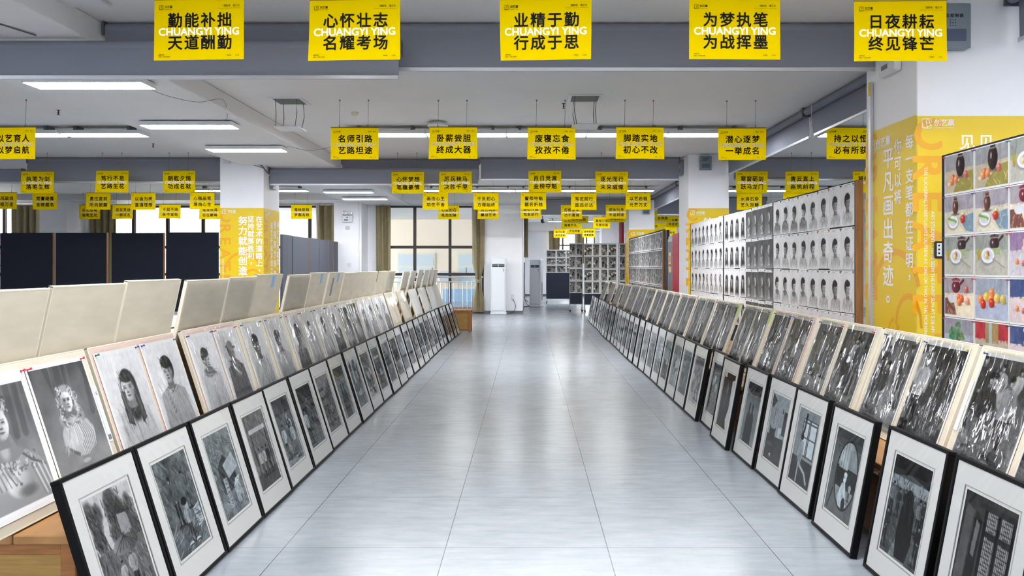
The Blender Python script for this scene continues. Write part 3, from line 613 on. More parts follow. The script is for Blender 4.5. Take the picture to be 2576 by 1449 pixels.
ORG = mat('orange_print', rgb(232, 168, 14), .45)
INK = mat('black_print', rgb(10, 13, 13), .6, spec=.1)
LAV = mat('pale_lavender_print', rgb(246, 245, 252), .5)
RAIL = mat('brown_top_rail', rgb(140, 116, 30), .5)
STEEL = mat('brushed_steel', rgb(190, 194, 198), .3, 1)
WIRE = mat('grey_wire', rgb(110, 110, 112), .4, .6)
BLIND = mat('grey_blind_fabric', rgb(128, 132, 146), .75, noise=.04, nscale=200)
ALU = mat('aluminium_bar', rgb(200, 202, 210), .35, .5)
PLAST = mat('white_plastic', rgb(222, 225, 230), .35)
GREYP = mat('grey_plastic', rgb(128, 140, 150), .45)
DARKP = mat('dark_plastic', rgb(24, 24, 26), .4)
FRAMEB = mat('dark_brown_window_frame', rgb(52, 42, 42), .4)
OLIVE = mat('olive_curtain', rgb(142, 130, 98), .5, noise=.1, nscale=6)
RED = mat('red_panel', rgb(190, 0, 50), .45)
GREEN = mat('green_sticker', rgb(160, 200, 40), .5); BLUE = mat('blue_tape', rgb(140, 186, 222), .5)
PINR = mat('red_pin', rgb(220, 40, 60), .3); PINB = mat('blue_pin', rgb(40, 70, 150), .3); PINT = mat('teal_pin', rgb(30, 100, 100), .3); PINY = mat('yellow_pin', rgb(235, 215, 60), .3)
SKIRT = mat('grey_baseboard', rgb(110, 114, 118), .5)
GLASS = clear_mat('picture_glass', 1.26, rough=.02)
FILM = foil_mat('crinkled_film', 1.55, .3, 5, (2.6, 1, .75))
FILMS = foil_mat('silvery_film', 2.3, .3, 5, (2.6, 1, .7), .12)
FILML = foil_mat('light_crinkled_film', 1.24, .22, 6, (2, 1, .8))
FILMC = clear_mat('flat_clear_film', 1.13, bump=.12, nscale=3, rough=.05)
PANE = clear_mat('window_pane', 1.15, rough=.0)
GLOW = mat('lamp_diffuser', (.9, .9, .9), .5, emit=((.97, .985, 1), LAMP))

def floor_mat():
    m = bpy.data.materials.new('grey_vinyl_tiles'); m.use_nodes = True; nt = m.node_tree; b = nt.nodes['Principled BSDF']; L = nt.links.new
    geo = nt.nodes.new('ShaderNodeNewGeometry'); sp = nt.nodes.new('ShaderNodeSeparateXYZ'); L(geo.outputs['Position'], sp.inputs[0])
    def M(op, a, bb=None):
        n = nt.nodes.new('ShaderNodeMath'); n.operation = op
        for i, v in enumerate((a, bb)):
            if v is None: continue
            if isinstance(v, (int, float)): n.inputs[i].default_value = v
            else: L(v, n.inputs[i])
        return n.outputs[0]
    def seam(co, off, w):
        f = M('FRACT', M('DIVIDE', M('ADD', co, off+83.4), .834)); d = M('MINIMUM', f, M('SUBTRACT', 1.0, f))
        return M('LESS_THAN', d, w/.834)
    sx = seam(sp.outputs[0], .424, .0022); sy = M('MULTIPLY', seam(sp.outputs[1], -3.806, .0016), .55); s = M('MAXIMUM', sx, sy)
    mp = nt.nodes.new('ShaderNodeMapping'); mp.inputs['Scale'].default_value = (1.4, 6, 1); L(geo.outputs['Position'], mp.inputs[0])
    n1 = nt.nodes.new('ShaderNodeTexNoise'); n1.inputs['Scale'].default_value = 3; n1.inputs['Detail'].default_value = 7; n1.inputs['Roughness'].default_value = .65; L(mp.outputs[0], n1.inputs['Vector'])
    n2 = nt.nodes.new('ShaderNodeTexNoise'); n2.inputs['Scale'].default_value = 2.2; n2.inputs['Detail'].default_value = 4; L(geo.outputs['Position'], n2.inputs['Vector'])
    cr = nt.nodes.new('ShaderNodeValToRGB'); L(M('ADD', M('MULTIPLY', n1.outputs[0], .6), M('MULTIPLY', n2.outputs[0], .4)), cr.inputs[0])
    cr.color_ramp.elements[0].position = .32; cr.color_ramp.elements[0].color = (*rgb(132, 138, 146), 1)
    cr.color_ramp.elements[1].position = .68; cr.color_ramp.elements[1].color = (*rgb(154, 160, 168), 1)
    mx = nt.nodes.new('ShaderNodeMixRGB'); L(s, mx.inputs[0]); L(cr.outputs[0], mx.inputs[1]); mx.inputs[2].default_value = (*rgb(62, 66, 74), 1)
    L(mx.outputs[0], b.inputs['Base Color'])
    L(M('ADD', .17, M('MULTIPLY', n1.outputs[0], .12)), b.inputs['Roughness']); b.inputs['Specular IOR Level'].default_value = .55
    bp = nt.nodes.new('ShaderNodeBump'); bp.inputs['Strength'].default_value = .1; bp.inputs['Distance'].default_value = .002
    L(n1.outputs[0], bp.inputs['Height']); L(bp.outputs[0], b.inputs['Normal'])
    return m

# ------------------------------------------------------------------ the setting
XL, XR, YB, YF, YW, CZ = -17.0, 12.0, -5.0, 36.3, 22.75, 3.55
struct('floor', MB().box(XL, XR, YB, YF+.3, -.1, 0), floor_mat())
struct('ceiling', MB().box(XL, XR, YB, YF+.3, CZ, CZ+.1), CEIL)
struct('wall_rear', MB().box(XL, XR, YB-.2, YB, 0, CZ), WHITE)
struct('wall_right', MB().box(XR, XR+.2, YB, YF+.3, 0, CZ), WHITE)
struct('wall_left', MB().box(XL-.2, XL, YB, YW+.25, 0, CZ), WHITE)
w = MB()
for x0, x1, z0, z1 in ((-14.95,-13.4,0,CZ),(-5.8,-4.63,0,CZ),(-1.36,-.16,0,CZ),(-4.63,-1.36,3.33,CZ),(-13.4,-5.8,3.33,CZ),(XL,-14.95,3.33,CZ),(-4.63,-1.36,0,.12),(-13.4,-5.8,0,.12),(XL,-14.95,0,.12)):
    w.box(x0, x1, YW, YW+.25, z0, z1)
struct('wall_window', w, WHITE)
struct('wall_inner', MB().box(-.41, -.16, YW+.25, YF, 0, CZ), WHITE)
w = MB()
for x0, x1, z0, z1 in ((-.41,1.05,0,CZ),(3.3,XR,0,CZ),(1.05,3.3,3.1,CZ),(1.05,3.3,0,1.9)): w.box(x0, x1, YF, YF+.25, z0, z1)
struct('wall_back', w, WHITE)
struct('baseboard_window', MB().box(-1.36, -.145, YW-.015, YW, 0, .09).box(-5.8, -1.36, YW-.015, YW, 0, .1), SKIRT)
struct('baseboard_inner', MB().box(-.16, -.145, YW, YF, 0, .1), SKIRT)
struct('baseboard_back', MB().box(-.145, 6, YF-.015, YF, 0, .1), SKIRT)
tn = [0]
def trim(mb, m=WHITE):
    tn[0] += 1; return struct(f'trim_{tn[0]}', mb, m)
for x0 in (3.0, -5.76, -14.5, 11.2):
    for y0 in (5.69, 13.8, 21.9, 30.0):
        if x0 < 0 and y0 > 22: continue
        x1 = x0+((1.3 if y0 < 6 else .76) if x0 == 3.0 else .82)
        trim(MB().bbox(x0, x1, y0, y0+.85, 0, CZ, .006))
SOF0, SOF1, SOFZ = -5.35, -3.655, 3.34
trim(MB().bbox(SOF0, SOF1, YB, 6.4, SOFZ, CZ, .01), CEIL)            # dropped duct box along the left side of the aisle
trim(MB().bbox(SOF0, SOF1, 6.45, 14.3, SOFZ, CZ, .01), CEIL)
trim(MB().bbox(SOF0, SOF1, 14.45, 22.7, SOFZ, CZ, .01), CEIL)
trim(MB().box(-16.9, -.2, 21.4, 22.7, 3.38, CZ), CEIL)
trim(MB().box(-.1, 11, 22.5, 23.0, 3.2, CZ), CEIL)
trim(MB().box(-.1, 11, 35.2, YF, 3.2, CZ), CEIL)

def window(n, x0, x1, z0, z1, y, vert, horiz, t=.06):
    f = MB(); f.box(x0, x1, y+.06, y+.14, z1-t, z1).box(x0, x1, y+.06, y+.14, z0, z0+t).box(x0, x0+t, y+.06, y+.14, z0, z1).box(x1-t, x1, y+.06, y+.14, z0, z1)
    for v in vert: f.box(v-t*.7, v+t*.7, y+.05, y+.15, z0, z1)
    for h in horiz: f.box(x0, x1, y+.055, y+.145, h-t*.7, h+t*.7)
    o = struct(f'window_{n}', f, FRAMEB)
    MB().add([(x0+.02, y+.1, z0+.02), (x1-.02, y+.1, z0+.02), (x1-.02, y+.1, z1-.02), (x0+.02, y+.1, z1-.02)], [(0, 1, 2, 3)]).build('pane', PANE, o)
    return o
w1 = window(1, -4.63, -1.36, .12, 3.33, YW, (-3.5, -2.41), (2.05, 1.21))
for x in (-2.95, -1.9): MB().tube([(x, YW+.04, 1.26), (x, YW-.0, 1.27), (x, YW-.01, 1.42)], .012).build('handle', FRAMEB, w1)
window(2, -13.4, -5.8, .12, 3.33, YW, (-12.2, -11.15, -10.05, -9.0, -7.9, -6.75), (2.05, 1.21))
window(3, XL, -14.95, .12, 3.33, YW, (-16.2,), (2.05, 1.21))
window(4, 1.05, 3.3, 1.9, 3.1, YF, (1.72, 2.35, 2.9), (2.5,))

# outside: pale facade, ground and a bare tree
b = thing('building', 'cream apartment building seen through the floor length window', 'building', (-6, 33, -4))
fac = MB().box(-16, 5.2, 0, 6, 0, 16)
fac.build('facade', mat('cream_render', rgb(255, 243, 222), .9), b)
MB().box(-16, 5.2, -.06, 0, 8.05, 8.5).build('ledge', mat('pale_ledge', rgb(248, 232, 205), .9), b)
GW = mat('facade_glass', rgb(222, 234, 238), .3); FW = mat('facade_sash', rgb(235, 240, 225), .6)
for x in (-14, -11, -8, -5, -2, 1, 3.7):
    for z in (5.3, 8.7):
        fr = MB().box(x-.85, x+.85, -.05, 0, z-.75, z+.75).build('window', FW, b)
        MB().box(x-.78, x-.03, -.07, -.05, z-.68, z+.1).box(x+.03, x+.78, -.07, -.05, z-.68, z+.1).box(x-.78, x+.78, -.07, -.05, z+.18, z+.68).build('pane', GW, fr)
bo = MB().bbox(-.3, .3, -.35, 0, 4.75, 5.25, .03).build('outdoor_unit', PLAST, b); bo.location.x = 2.35
tag(MB().box(-16, 3, -.05, .05, -4, 2.0).box(-16, 3, -.1, .1, 2.0, 2.1).build('boundary_wall', mat('pale_wall', rgb(236, 224, 206), .9)), 'pale boundary wall outside beyond the window railing', 'wall').location = (-4.6, 30.5, -2.6)
tag(MB().box(-.9, 1.4, 0, .04, 1.25, 1.78).build('blue_sign', mat('blue_board', rgb(185, 225, 255), .6)), 'long blue board on the outdoor wall seen through the railing', 'sign').location = (-2.6, 30.4, -1.25)
struct('trim_40', MB().box(-40, XR, YW+1.2, 60, -4.1, -4), mat('pale_ground', rgb(225, 222, 214), .9))
tr = thing('tree', 'thin leafless tree outside the right window bay', 'tree', (-1.75, 28.5, -4))
BARK = mat('pale_bark', rgb(190, 180, 150), .9); rr = random.Random(3); tb = MB()
def branch(p, d, l, r, k):
    q = p+d*l; tb.tube([p, (p+q)/2+Vector((rr.uniform(-.05, .05),)*3), q], [r, r*.8, r*.6], 5)
    if k:
        for _ in range(3): branch(q, (d+Vector((rr.uniform(-.8, .8), rr.uniform(-.5, .5), rr.uniform(-.1, .6)))).normalized(), l*.68, r*.55, k-1)
branch(Vector((0, 0, 0)), Vector((0, 0, 1)), 4.4, .06, 4); tb.build('trunk', BARK, tr)

# ------------------------------------------------------------------ ceiling lamps
def panel_lamp(loc, label, group, drop):
    t = thing('panel_lamp', label, 'lamp', loc, group=group)
    h = MB(); h.bbox(-.6, .6, -.15, .15, .004, .06, .008); h.build('housing', PLAST, t)
    MB().box(-.585, .585, -.135, .135, 0, .004).build('diffuser', GLOW, t)
    for x in (-.4, .4): MB().box(x-.02, x+.02, -.1, .1, .06, drop).build('mount_bracket', WIRE, t)
    return t
def lamps(z, drop, spots, group):
    first = None
    for x, y, lab in spots:
        if first is None: first = panel_lamp((x, y, z), lab, group, drop)
        else: dup(first, (x, y, z), label=lab)
CX = [-8.85, -7.6, -6.36] + [-2.13+1.205*i for i in range(5)] + [5.0+1.25*i for i in range(4)]
RY = {-3.2: 'behind the camera', 3.2: 'over the nearest frames', 11.1: 'between second and third banner rows', 19.3: 'between fourth and fifth banner rows', 27.5: 'in the far room', 32.3: 'by the far back wall'}
sp = []
for y, where in RY.items():
    for i, x in enumerate(CX):
        if y > 22 and (x < .3 or (x > 3.5 and y < 30)): continue
        if y < -2 and x < -9.5: continue
        sp.append((x, y, f'white ceiling panel lamp, {nth(i)} from left, in the row {where}'))
lamps(3.42, .13, sp, 'ceiling panel lamps')
lamps(3.27, .07, [(-4.42, y, f'panel lamp under the dropped ceiling box, {nth(i)} from the camera end') for i, y in enumerate((-2.0, 2.2, 7.45, 9.65, 11.6, 15.9, 18.2, 20.0))], 'panel lamps under the dropped box')

# ------------------------------------------------------------------ roller blinds
def blind(label, x0, x1, y, zt, zb, axis='x', bar=.035):
    t = thing('roller_blind', label, 'blind', (0, y, 0) if axis == 'x' else (y, 0, 0), (0, 0, 0), 'grey roller blinds')
    if axis == 'y': t.rotation_euler = (0, 0, PI/2)
    s = 1 if axis == 'x' else -1                 # local x runs along the blind
    MB().tube([(x0, 0, zt-.055), (x1, 0, zt-.055)], .05, 14).build('roller_tube', BLIND, t, True)
    n = max(2, int((x1-x0)*2)); rj = random.Random(int(x0*10+y*3))
    ph = rj.uniform(0, 6)
    MB().grid(lambda u, v: (x0+(x1-x0)*u, -.045+.008*math.sin(u*9+ph)*v, zt-.055+(zb+bar-zt+.055)*v), n*3, 4).build('fabric', BLIND, t, True)
    MB().bbox(x0, x1, -.055, -.035, zb, zb+bar, .004).build('bottom_bar', ALU, t)
    for x in (x0-.01, x1+.01): MB().box(x-.008, x+.008, -.06, .06, zt-.12, zt).build('bracket', WIRE, t)
    return t
blind('low grey roller blind at top left behind the two left banners', -11.5, -1.06, 6.1, 3.32, 2.985)
blind('grey roller blind set higher, behind the low blind at top left', -3.62, -1.2, 6.36, CZ, 3.13)
blind('grey roller blind across the aisle behind the nearest right banners', -1.17, 2.97, 6.36, CZ, 3.12)
blind('grey blind left of the left pillar, second blind row', -9.6, -5.8, 14.2, CZ, 3.05)
blind('low slightly creased grey blind at the far left, second row', -14.4, -9.65, 14.1, 3.32, 3.03)
blind('low grey blind just right of the left pillar', -4.9, -.95, 14.06, 3.33, 2.99)
blind('upper grey blind seen above the low blind right of left pillar', -3.6, -.95, 14.36, CZ, 3.1)
blind('grey blind left of the white middle pillar, second row', -.9, 2.9, 14.2, CZ, 3.1)
blind('grey blind in the right room behind the portrait display wall', 3.95, 7.4, 14.2, CZ, 3.1)
blind('far grey blind above the entrance to the back area', -.1, 2.95, 22.3, 3.5, 2.98)
blind('far grey blind in the right room, last row', 3.9, 7.2, 22.3, CZ, 3.0)
blind('long slanting blind over the portrait display wall, nearer half', 6.6, 9.75, 3.69, CZ, 3.15, 'y')
blind('long slanting blind over the portrait display wall, farther half', 9.79, 13.75, 3.69, CZ, 3.15, 'y')
blind('slanting blind over the far crowd drawing display', 14.75, 18.1, 3.69, CZ, 3.15, 'y')
blind('slanting blind partly rolled beside the last yellow pillar', 18.15, 21.85, 3.69, CZ, 3.12, 'y')
blind('short grey blind at the top right corner beside the control box', 3.05, 5.6, 3.68, CZ, 3.15, 'y')
tag(MB().tube([(0, 0, 0), (0, 0, .02), (0, 0, .2), (0, 0, .24)], [.004, .03, .012, .004], 10).tube([(0, 0, .24), (0, 0, .44)], .003, 6).build('blind_pull', PLAST), 'white bulb shaped pull hanging from slanting blind', 'blind pull').location = (3.58, 9.31, 3.06)

# ------------------------------------------------------------------ curtains
def curtain(label, x, y, w, z0, z1, tie=None, seed=1, ax='x', group=None):
    nf = max(3, int(w/.085)); rj = random.Random(seed); ph = rj.uniform(0, 6)
    def fn(u, v):
        k = 1.0
        if tie is not None:
            zz = z0+(z1-z0)*v; d = abs(zz-tie); k = .35+.65*min(1, d/.55)**1.2
        a = .05*(math.sin(u*nf*2*PI*.5+ph)+.35*math.sin(u*nf*1.7*PI+2*v+ph)); X = (u-.5)*w*k*(1+.1*v)
        return (X, a*(.6+.4*k), z0+(z1-z0)*v) if ax == 'x' else (a, X, z0+(z1-z0)*v)
    t = thing('curtain', label, 'curtain', (x, y, 0), group='olive curtains')
    MB().grid(fn, nf*8, 24).build('cloth', OLIVE, t, True)
    MB().box(*((-w/2-.03, w/2+.03, -.02, .02) if ax == 'x' else (-.02, .02, -w/2-.03, w/2+.03)), z1-.01, z1+.02).build('curtain_track', ALU, t)
    if tie is not None and ax == 'x': MB().lathe((0, 0, tie), [(w*.2, -.05), (w*.22, 0), (w*.2, .05)], 12).build('tie_back', OLIVE, t, True)
    return t
curtain('olive curtain at the left edge of the floor length window', -4.42, YW-.16, .42, .12, 3.33, None, 2)
curtain('olive curtain tied in at knee height beside the white air conditioner', -1.52, YW-.16, .36, .06, 3.33, 1.0, 3)
curtain('olive curtain behind the row of grey felt panels', -6.2, YW-.16, .55, .3, 3.33, None, 4)
curtain('olive curtain behind the second black panel from the left', -13.0, YW-.16, .75, .3, 3.33, None, 5)
curtain('olive curtain at the far left above the leftmost black panel', -15.35, YW-.16, .8, .3, 3.33, None, 6)
curtain('bunched olive curtain hanging on the corner by the second air conditioner', -.06, 24.2, .8, 1.75, 3.4, 1.95, 7, 'y')
curtain('olive curtain at left of far back window', 1.3, YF-.14, .5, 1.6, 3.19, None, 8)
curtain('olive curtain at the middle of far back window', 2.55, YF-.14, .4, 1.6, 3.19, None, 9)

# guard rail
t = thing('guard_rail', 'thin steel guard rail in front of the floor length window', 'railing', (-3.0, YW-.05, 0))
MB().tube([(-1.6, 0, 1.12), (1.62, 0, 1.12)], .025).build('top_rail', STEEL, t, True); MB().tube([(-1.6, 0, .98), (1.55, 0, .98)], .014).build('middle_rail', STEEL, t, True)
MB().tube([(-1.6, 0, .14), (1.55, 0, .14)], .012).build('bottom_rail', STEEL, t, True)
for i in range(24): MB().tube([(-1.55+.134*i, 0, .14), (-1.55+.134*i, 0, .98)], .008, 6).build('baluster', STEEL, t)
for x in (-1.6, 1.55): MB().tube([(x, 0, .11), (x, 0, 1.12)], .016).build('post', STEEL, t, True)

# ------------------------------------------------------------------ air conditioners
def aircon(loc, rot, label, h=1.72, w=.46, d=.3):
    t = thing('air_conditioner', label, 'air conditioner', loc, rot)
    MB().bbox(-w/2, w/2, -d/2, d/2, .07, h, .02).build('body', PLAST, t, True)
    MB().bbox(-w/2-.015, w/2+.015, -d/2-.015, d/2, 0, .07, .015).build('base', PLAST, t, True)
    MB().bbox(-w/2+.04, w/2-.04, -d/2-.014, -d/2, .13, h-.32, .006).build('front_panel', mat('white_gloss', rgb(226, 229, 234), .25), t)
    g = MB().box(-w/2+.045, w/2-.045, -d/2-.006, -d/2+.002, h-.285, h-.205).build('air_outlet', DARKP, t)
    MB().box(-.006, .006, -d/2-.012, -d/2-.004, h-.285, h-.205).box(-w/2+.045, w/2-.045, -d/2-.012, -d/2-.006, h-.248, h-.242).build('louvre', PLAST, g)
    MB().bbox(-w/2+.04, w/2-.04, -d/2-.016, -d/2, h-.19, h-.03, .01).build('top_flap', mat('bluish_white', rgb(222, 232, 242), .3), t)
    s = MB(); s.box(w/2-.1, w/2-.05, -d/2-.017, -d/2-.014, h-.42, h-.32); lb = s.build('energy_label', mat('pale_label', rgb(215, 220, 222), .6), t)
    s = MB()
    for k in range(6): s.box(w/2-.095, w/2-.058, -d/2-.019, -d/2-.017, h-.415+.015*k, h-.408+.015*k)
    s.build('print', GREYP, lb)
    return t
aircon((-.89, YW-.42, 0), (0, 0, 0), 'tall white floor air conditioner against white pier')
t2 = aircon((.3, 26.6, 0), (0, 0, -.25), 'second white air conditioner, in the shade past the corner', 1.7, .4, .4)
sg = MB()
for k in range(16): sg.box(.201, .206, .0, .1, .25+.04*k, .275+.04*k)
sg.build('side_grille', DARKP, t2)
t = thing('wall_socket', 'white wall socket beside the air conditioner', 'socket', (-.47, YW, .5))
MB().bbox(-.045, .045, -.012, 0, -.09, .09, .004).build('plate', PLAST, t); MB().bbox(-.02, .02, -.045, -.012, -.06, -.02, .004).build('plug', PLAST, t)
MB().tube([(0, -.03, -.05), (.06, -.05, -.14), (.1, -.06, -.28), (.04, -.08, -.42), (-.1, -.1, -.49)], .008, 8).build('cord', DARKP, t, True)
tag(MB().tube([(0,0,.02),(.1,-.05,.03),(.02,-.1,.12),(-.05,-.02,.28),(.06,.02,.2),(.1,-.05,.05),(-.02,.05,.02),(-.08,-.1,.02)], .012, 6).tube([(-.05,0,.3),(-.07,.02,.9),(-.06,0,1.6)], .015, 6).build('cable_bundle', DARKP, None, True), 'tangle of black cable beside the shaded air conditioner', 'cable').location = (-.06, 26.35, 0)

# ------------------------------------------------------------------ small fixtures
def emergency(loc, rotz, label, s=1.0):
    t = thing('emergency_light', label, 'emergency light', loc, (0, 0, rotz), 'twin head emergency lights')
    MB().bbox(-.15*s, .15*s, -.06*s, 0, -.1*s, .1*s, .012).build('housing', PLAST, t)
    for x in (-.08, .08):
        hd = MB().lathe((x*s, -.05*s, .17*s), [(.03*s, .06*s), (.06*s, 0), (.066*s, -.02*s), (.05*s, -.025*s)], 18, 0, 'y').build('lamp_head', STEEL, t, True)
        MB().lathe((x*s, -.05*s, .17*s), [(.05*s, -.026*s), (.02*s, -.034*s)], 18, 0, 'y').build('lens', PLAST, hd, True)
    MB().box(-.09*s, .02*s, -.062*s, -.06*s, -.05*s, -.01*s).box(-.02*s, .02*s, -.062*s, -.06*s, .02*s, .06*s).build('label_print', mat('dark_label', rgb(110, 105, 115), .6), t)
    MB().tube([(.15*s, -.02*s, .0), (.2*s, -.02*s, .06*s), (.16*s, -.01*s, .14*s), (.1*s, -.01*s, .13*s)], .007*s, 6).build('wire', PLAST, t, True)
    return t
emergency((2.995, 6.05, 3.12), -PI/2, 'twin head emergency light on the big right pillar under a banner', .95)
emergency((-5.35, 21.898, 2.86), 0, 'twin head emergency light on pillar between curtain and floor length window')
emergency((-14.15, YW-.002, 2.86), 0, 'twin head emergency light on the white wall at far left')
def ctrl(loc, rotz, w, h, d, label, txt=True):
    t = thing('control_box', label, 'control box', loc, (0, 0, rotz), 'grey control boxes')
    MB().bbox(-w/2, w/2, -d, 0, -h/2, h/2, .008).build('case', GREYP, t)
    s = MB()
    if txt:
        for k in range(3): s.box(-w*.3, w*.3-.02*k, -d-.002, -d, h*(.32-.08*k), h*(.345-.08*k))
    if txt: s.build('lettering_lines', INK, t)
    MB().box(-w*.35, w*.35, -d-.003, -d, -h*.35, -h*.08).build('key_pad', mat('blue_grey_pad', rgb(86, 96, 120), .5), t)
    return t
c1 = ctrl((3.235, 5.688, 3.28), 0, .26, .34, .09, 'large grey control box high on the front of big right pillar', False)
han(tb2 := MB(), '智能控制器', -.09, .075, .036, .03, 0, -.0935, .01); tb2.build('lettering', INK, c1)
for k in range(9): MB().lathe((-.03+.02*(k % 3), -.091, -.0+.02*(k//3)), [(.004, 0), (.003, -.002)], 8, 0, 'y').build('sound_hole', DARKP, c1)
ctrl((3.31, 13.798, 3.38), 0, .22, .26, .07, 'grey control box on the front of the white middle pillar')
ctrl((2.998, 14.3, 3.36), -PI/2, .22, .3, .06, 'slim grey box on the aisle side of white middle pillar', False)
ctrl((-4.938, 14.2, 3.06), PI/2, .2, .26, .07, 'grey box with dangling lead on the left pillar side', False)
ctrl((3.5, 21.898, 3.1), 0, .2, .2, .06, 'bluish box high on the last yellow pillar', False)
t = thing('junction_box', 'pair of white sockets at the top of the left pillar', 'socket', (-5.56, 13.798, 3.43))
for x in (-.07, .07): MB().bbox(x-.06, x+.06, -.03, 0, -.055, .055, .005).build('socket_plate', PLAST, t)
tag(MB().tube(smooth_path([(-5.74,13.73,3.52),(-5.45,13.72,3.5),(-5.2,13.73,3.37),(-4.98,13.73,3.34),(-4.9,13.76,3.25),(-4.9,13.95,3.2)]), .012, 6).tube(smooth_path([(-5.7,13.74,3.53),(-5.4,13.72,3.46),(-5.1,13.73,3.34),(-4.92,13.73,3.28)]), .006, 6).build('cable_run', WIRE, None, True), 'loose grey cables draped across the top of left pillar', 'cable')
tag(MB().tube(smooth_path([(-4.0,7.6,3.335),(-3.9,7.9,3.29),(-3.72,8.3,3.3),(-3.6,8.7,3.42),(-3.75,9.2,3.325),(-3.95,9.6,3.33)]), .003, 5).build('ceiling_cable', WIRE, None, True), 'thin cable looping between lamps along the dropped box', 'cable')
tag(MB().tube(smooth_path([(-3.75,11.5,3.325),(-3.4,11.5,3.26),(-3.0,11.35,3.3),(-2.72,11.1,3.42)]), .003, 5).build('ceiling_cable', WIRE, None, True), 'thin cable sagging from dropped box to middle lamp row', 'cable')
tag(MB().tube(smooth_path([(-5.1,4.6,3.337),(-4.5,5.0,3.335),(-4.2,5.5,3.335),(-4.0,6.0,3.33)]), .006, 6).build('ceiling_cable', WIRE, None, True), 'dark cable under the dropped box at the top left corner', 'cable')
for (x, y, lab) in ((-4.9, 10.2, None), (0, 0, None)): pass
t = thing('smoke_detector', 'small cream smoke detector on ceiling right of the hanging hatch', 'smoke detector', (-2.36, 10.05, CZ))
MB().lathe((0, 0, 0), [(.05, 0), (.052, -.02), (.04, -.022), (.04, -.04), (.025, -.055)], 18).build('body', mat('cream_plastic', rgb(225, 225, 205), .5), t, True)
t2 = dup(t, (2.15, 17.6, CZ), label='small cream smoke detector near the middle pillar blind')
t = thing('access_point', 'round white access point on the ceiling behind the second row banner', 'access point', (-1.31, 10.7, CZ))
MB().lathe((0, 0, 0), [(.07, 0), (.07, -.03), (.14, -.035), (.15, -.06), (.12, -.085), (.04, -.095)], 24).build('dome', PLAST, t, True)
def sprinkler(loc, lab):
    t = thing('sprinkler', lab, 'sprinkler', loc, group='ceiling sprinklers')
    MB().lathe((0, 0, 0), [(.022, 0), (.022, -.006), (.008, -.008), (.008, -.03), (.014, -.034), (.004, -.06), (.02, -.062), (.02, -.066)], 10).build('head', mat('dark_brass', rgb(80, 70, 66), .4, .7), t, True)
    return t
sprinkler((-6.3, 9.9, CZ), 'small dark ceiling sprinkler at far left above the second banner row')
sprinkler((-6.4, 12.6, CZ), 'small dark ceiling sprinkler between two lamps at left')
sprinkler((.46, 9.5, CZ), 'small brass ceiling sprinkler beside the right hanging hatch')
def hatch(x, y, lab, flip):
    t = thing('ceiling_hatch', lab, 'ceiling hatch', (x, y, CZ), group='ceiling hatches hanging open on chains')
    MB().box(-.17, .17, -.21, -.17, -.012, 0).box(-.17, .17, .17, .21, -.012, 0).box(-.21, -.17, -.21, .21, -.012, 0).box(.17, .21, -.21, .21, -.012, 0).build('hatch_frame', PLAST, t)
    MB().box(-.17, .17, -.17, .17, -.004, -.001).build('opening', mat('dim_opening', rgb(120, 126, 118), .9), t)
    MB().bbox(-.165, .165, -.165, .165, -.36, -.35, .003).build('hatch_lid', PLAST, t)
    for sx in (-1, 1):
        for sy in (-1, 1): MB().tube([(sx*.13, sy*.15, -.005), (sx*.13+flip*.01, sy*.15, -.18), (sx*(.13-.02*(sx == flip)), sy*.13, -.35)], .005, 6).build('chain', WIRE, t)
    return t
hatch(-3.02, 9.35, 'ceiling hatch lid hanging on chains, left one', 1)
hatch(.71, 9.2, 'ceiling hatch lid hanging on chains, right one', -1)
t = thing('ceiling_vent', 'white ceiling vent plate cut by the top edge of the photo', 'vent', (-3.55, 5.75, CZ))
MB().bbox(-.22, .22, -.15, .15, -.03, 0, .006).build('plate', PLAST, t)
for x in (-.12, .12): MB().lathe((x, -.1, -.03), [(.008, 0), (.006, -.004)], 8).build('screw', WIRE, t)
t = thing('security_camera', 'dark dome camera hanging from far ceiling past the corner', 'camera', (.55, 27.5, CZ))
MB().tube([(0, 0, 0), (0, 0, -.35)], .02).build('stem', WIRE, t, True); MB().lathe((0, 0, -.42), [(.03, .09), (.07, .07), (.08, 0), (.05, -.05), (.01, -.07)], 16).build('dome', DARKP, t, True)
tag(MB().tube([(0, 0, 0), (0, 0, CZ)], .1, 14).build('pipe', mat('dark_red_paint', rgb(120, 20, 30), .5), None, True), 'dark red standing pipe left of the last yellow pillar', 'pipe').location = (3.72, 29.3, 0)
t = thing('conduit', 'thin grey metal conduit down the edge of the big yellow pillar', 'conduit', (2.985, 6.42, 0))
MB().box(-.014, .012, -.02, .02, 0, 3.05).build('channel', ALU, t); MB().box(-.02, .0, -.015, .015, 2.93, 3.05).build('clip', YEL2, t)
t = thing('tablet_holder', 'small black wall holder with white card on the yellow pillar', 'holder', (3.17, 5.683, 1.58))
MB().bbox(-.045, .045, -.018, 0, -.065, .065, .008).build('case', DARKP, t)
cdm = MB().box(-.03, .035, -.02, -.018, -.05, .05); cdm.build('card', PLAST, t)
s = MB()
for k in range(9): s.box(.018, .028, -.0215, -.02, -.04+.009*k, -.035+.009*k)
for k in range(3): s.box(-.02, -.008, -.0215, -.02, -.035+.03*k, -.022+.03*k)
s.build('print', INK, t)
for x, lab in ((-5.35, 'small grey vent cover below the middle emergency light'), ): tag(MB().bbox(-.06, .06, -.012, 0, -.05, .05, .003).build('wall_plate', mat('pale_grey_plate', rgb(200, 203, 205), .6)), lab, 'plate').location = (x, 21.898, 2.6)
tag(MB().bbox(-.05, .05, -.012, 0, -.05, .05, .003).box(-.02, .02, -.014, -.012, -.02, .02).build('wall_socket', PLAST), 'small white socket low on pillar right of grey panels', 'socket').location = (-5.3, 21.898, 1.5)
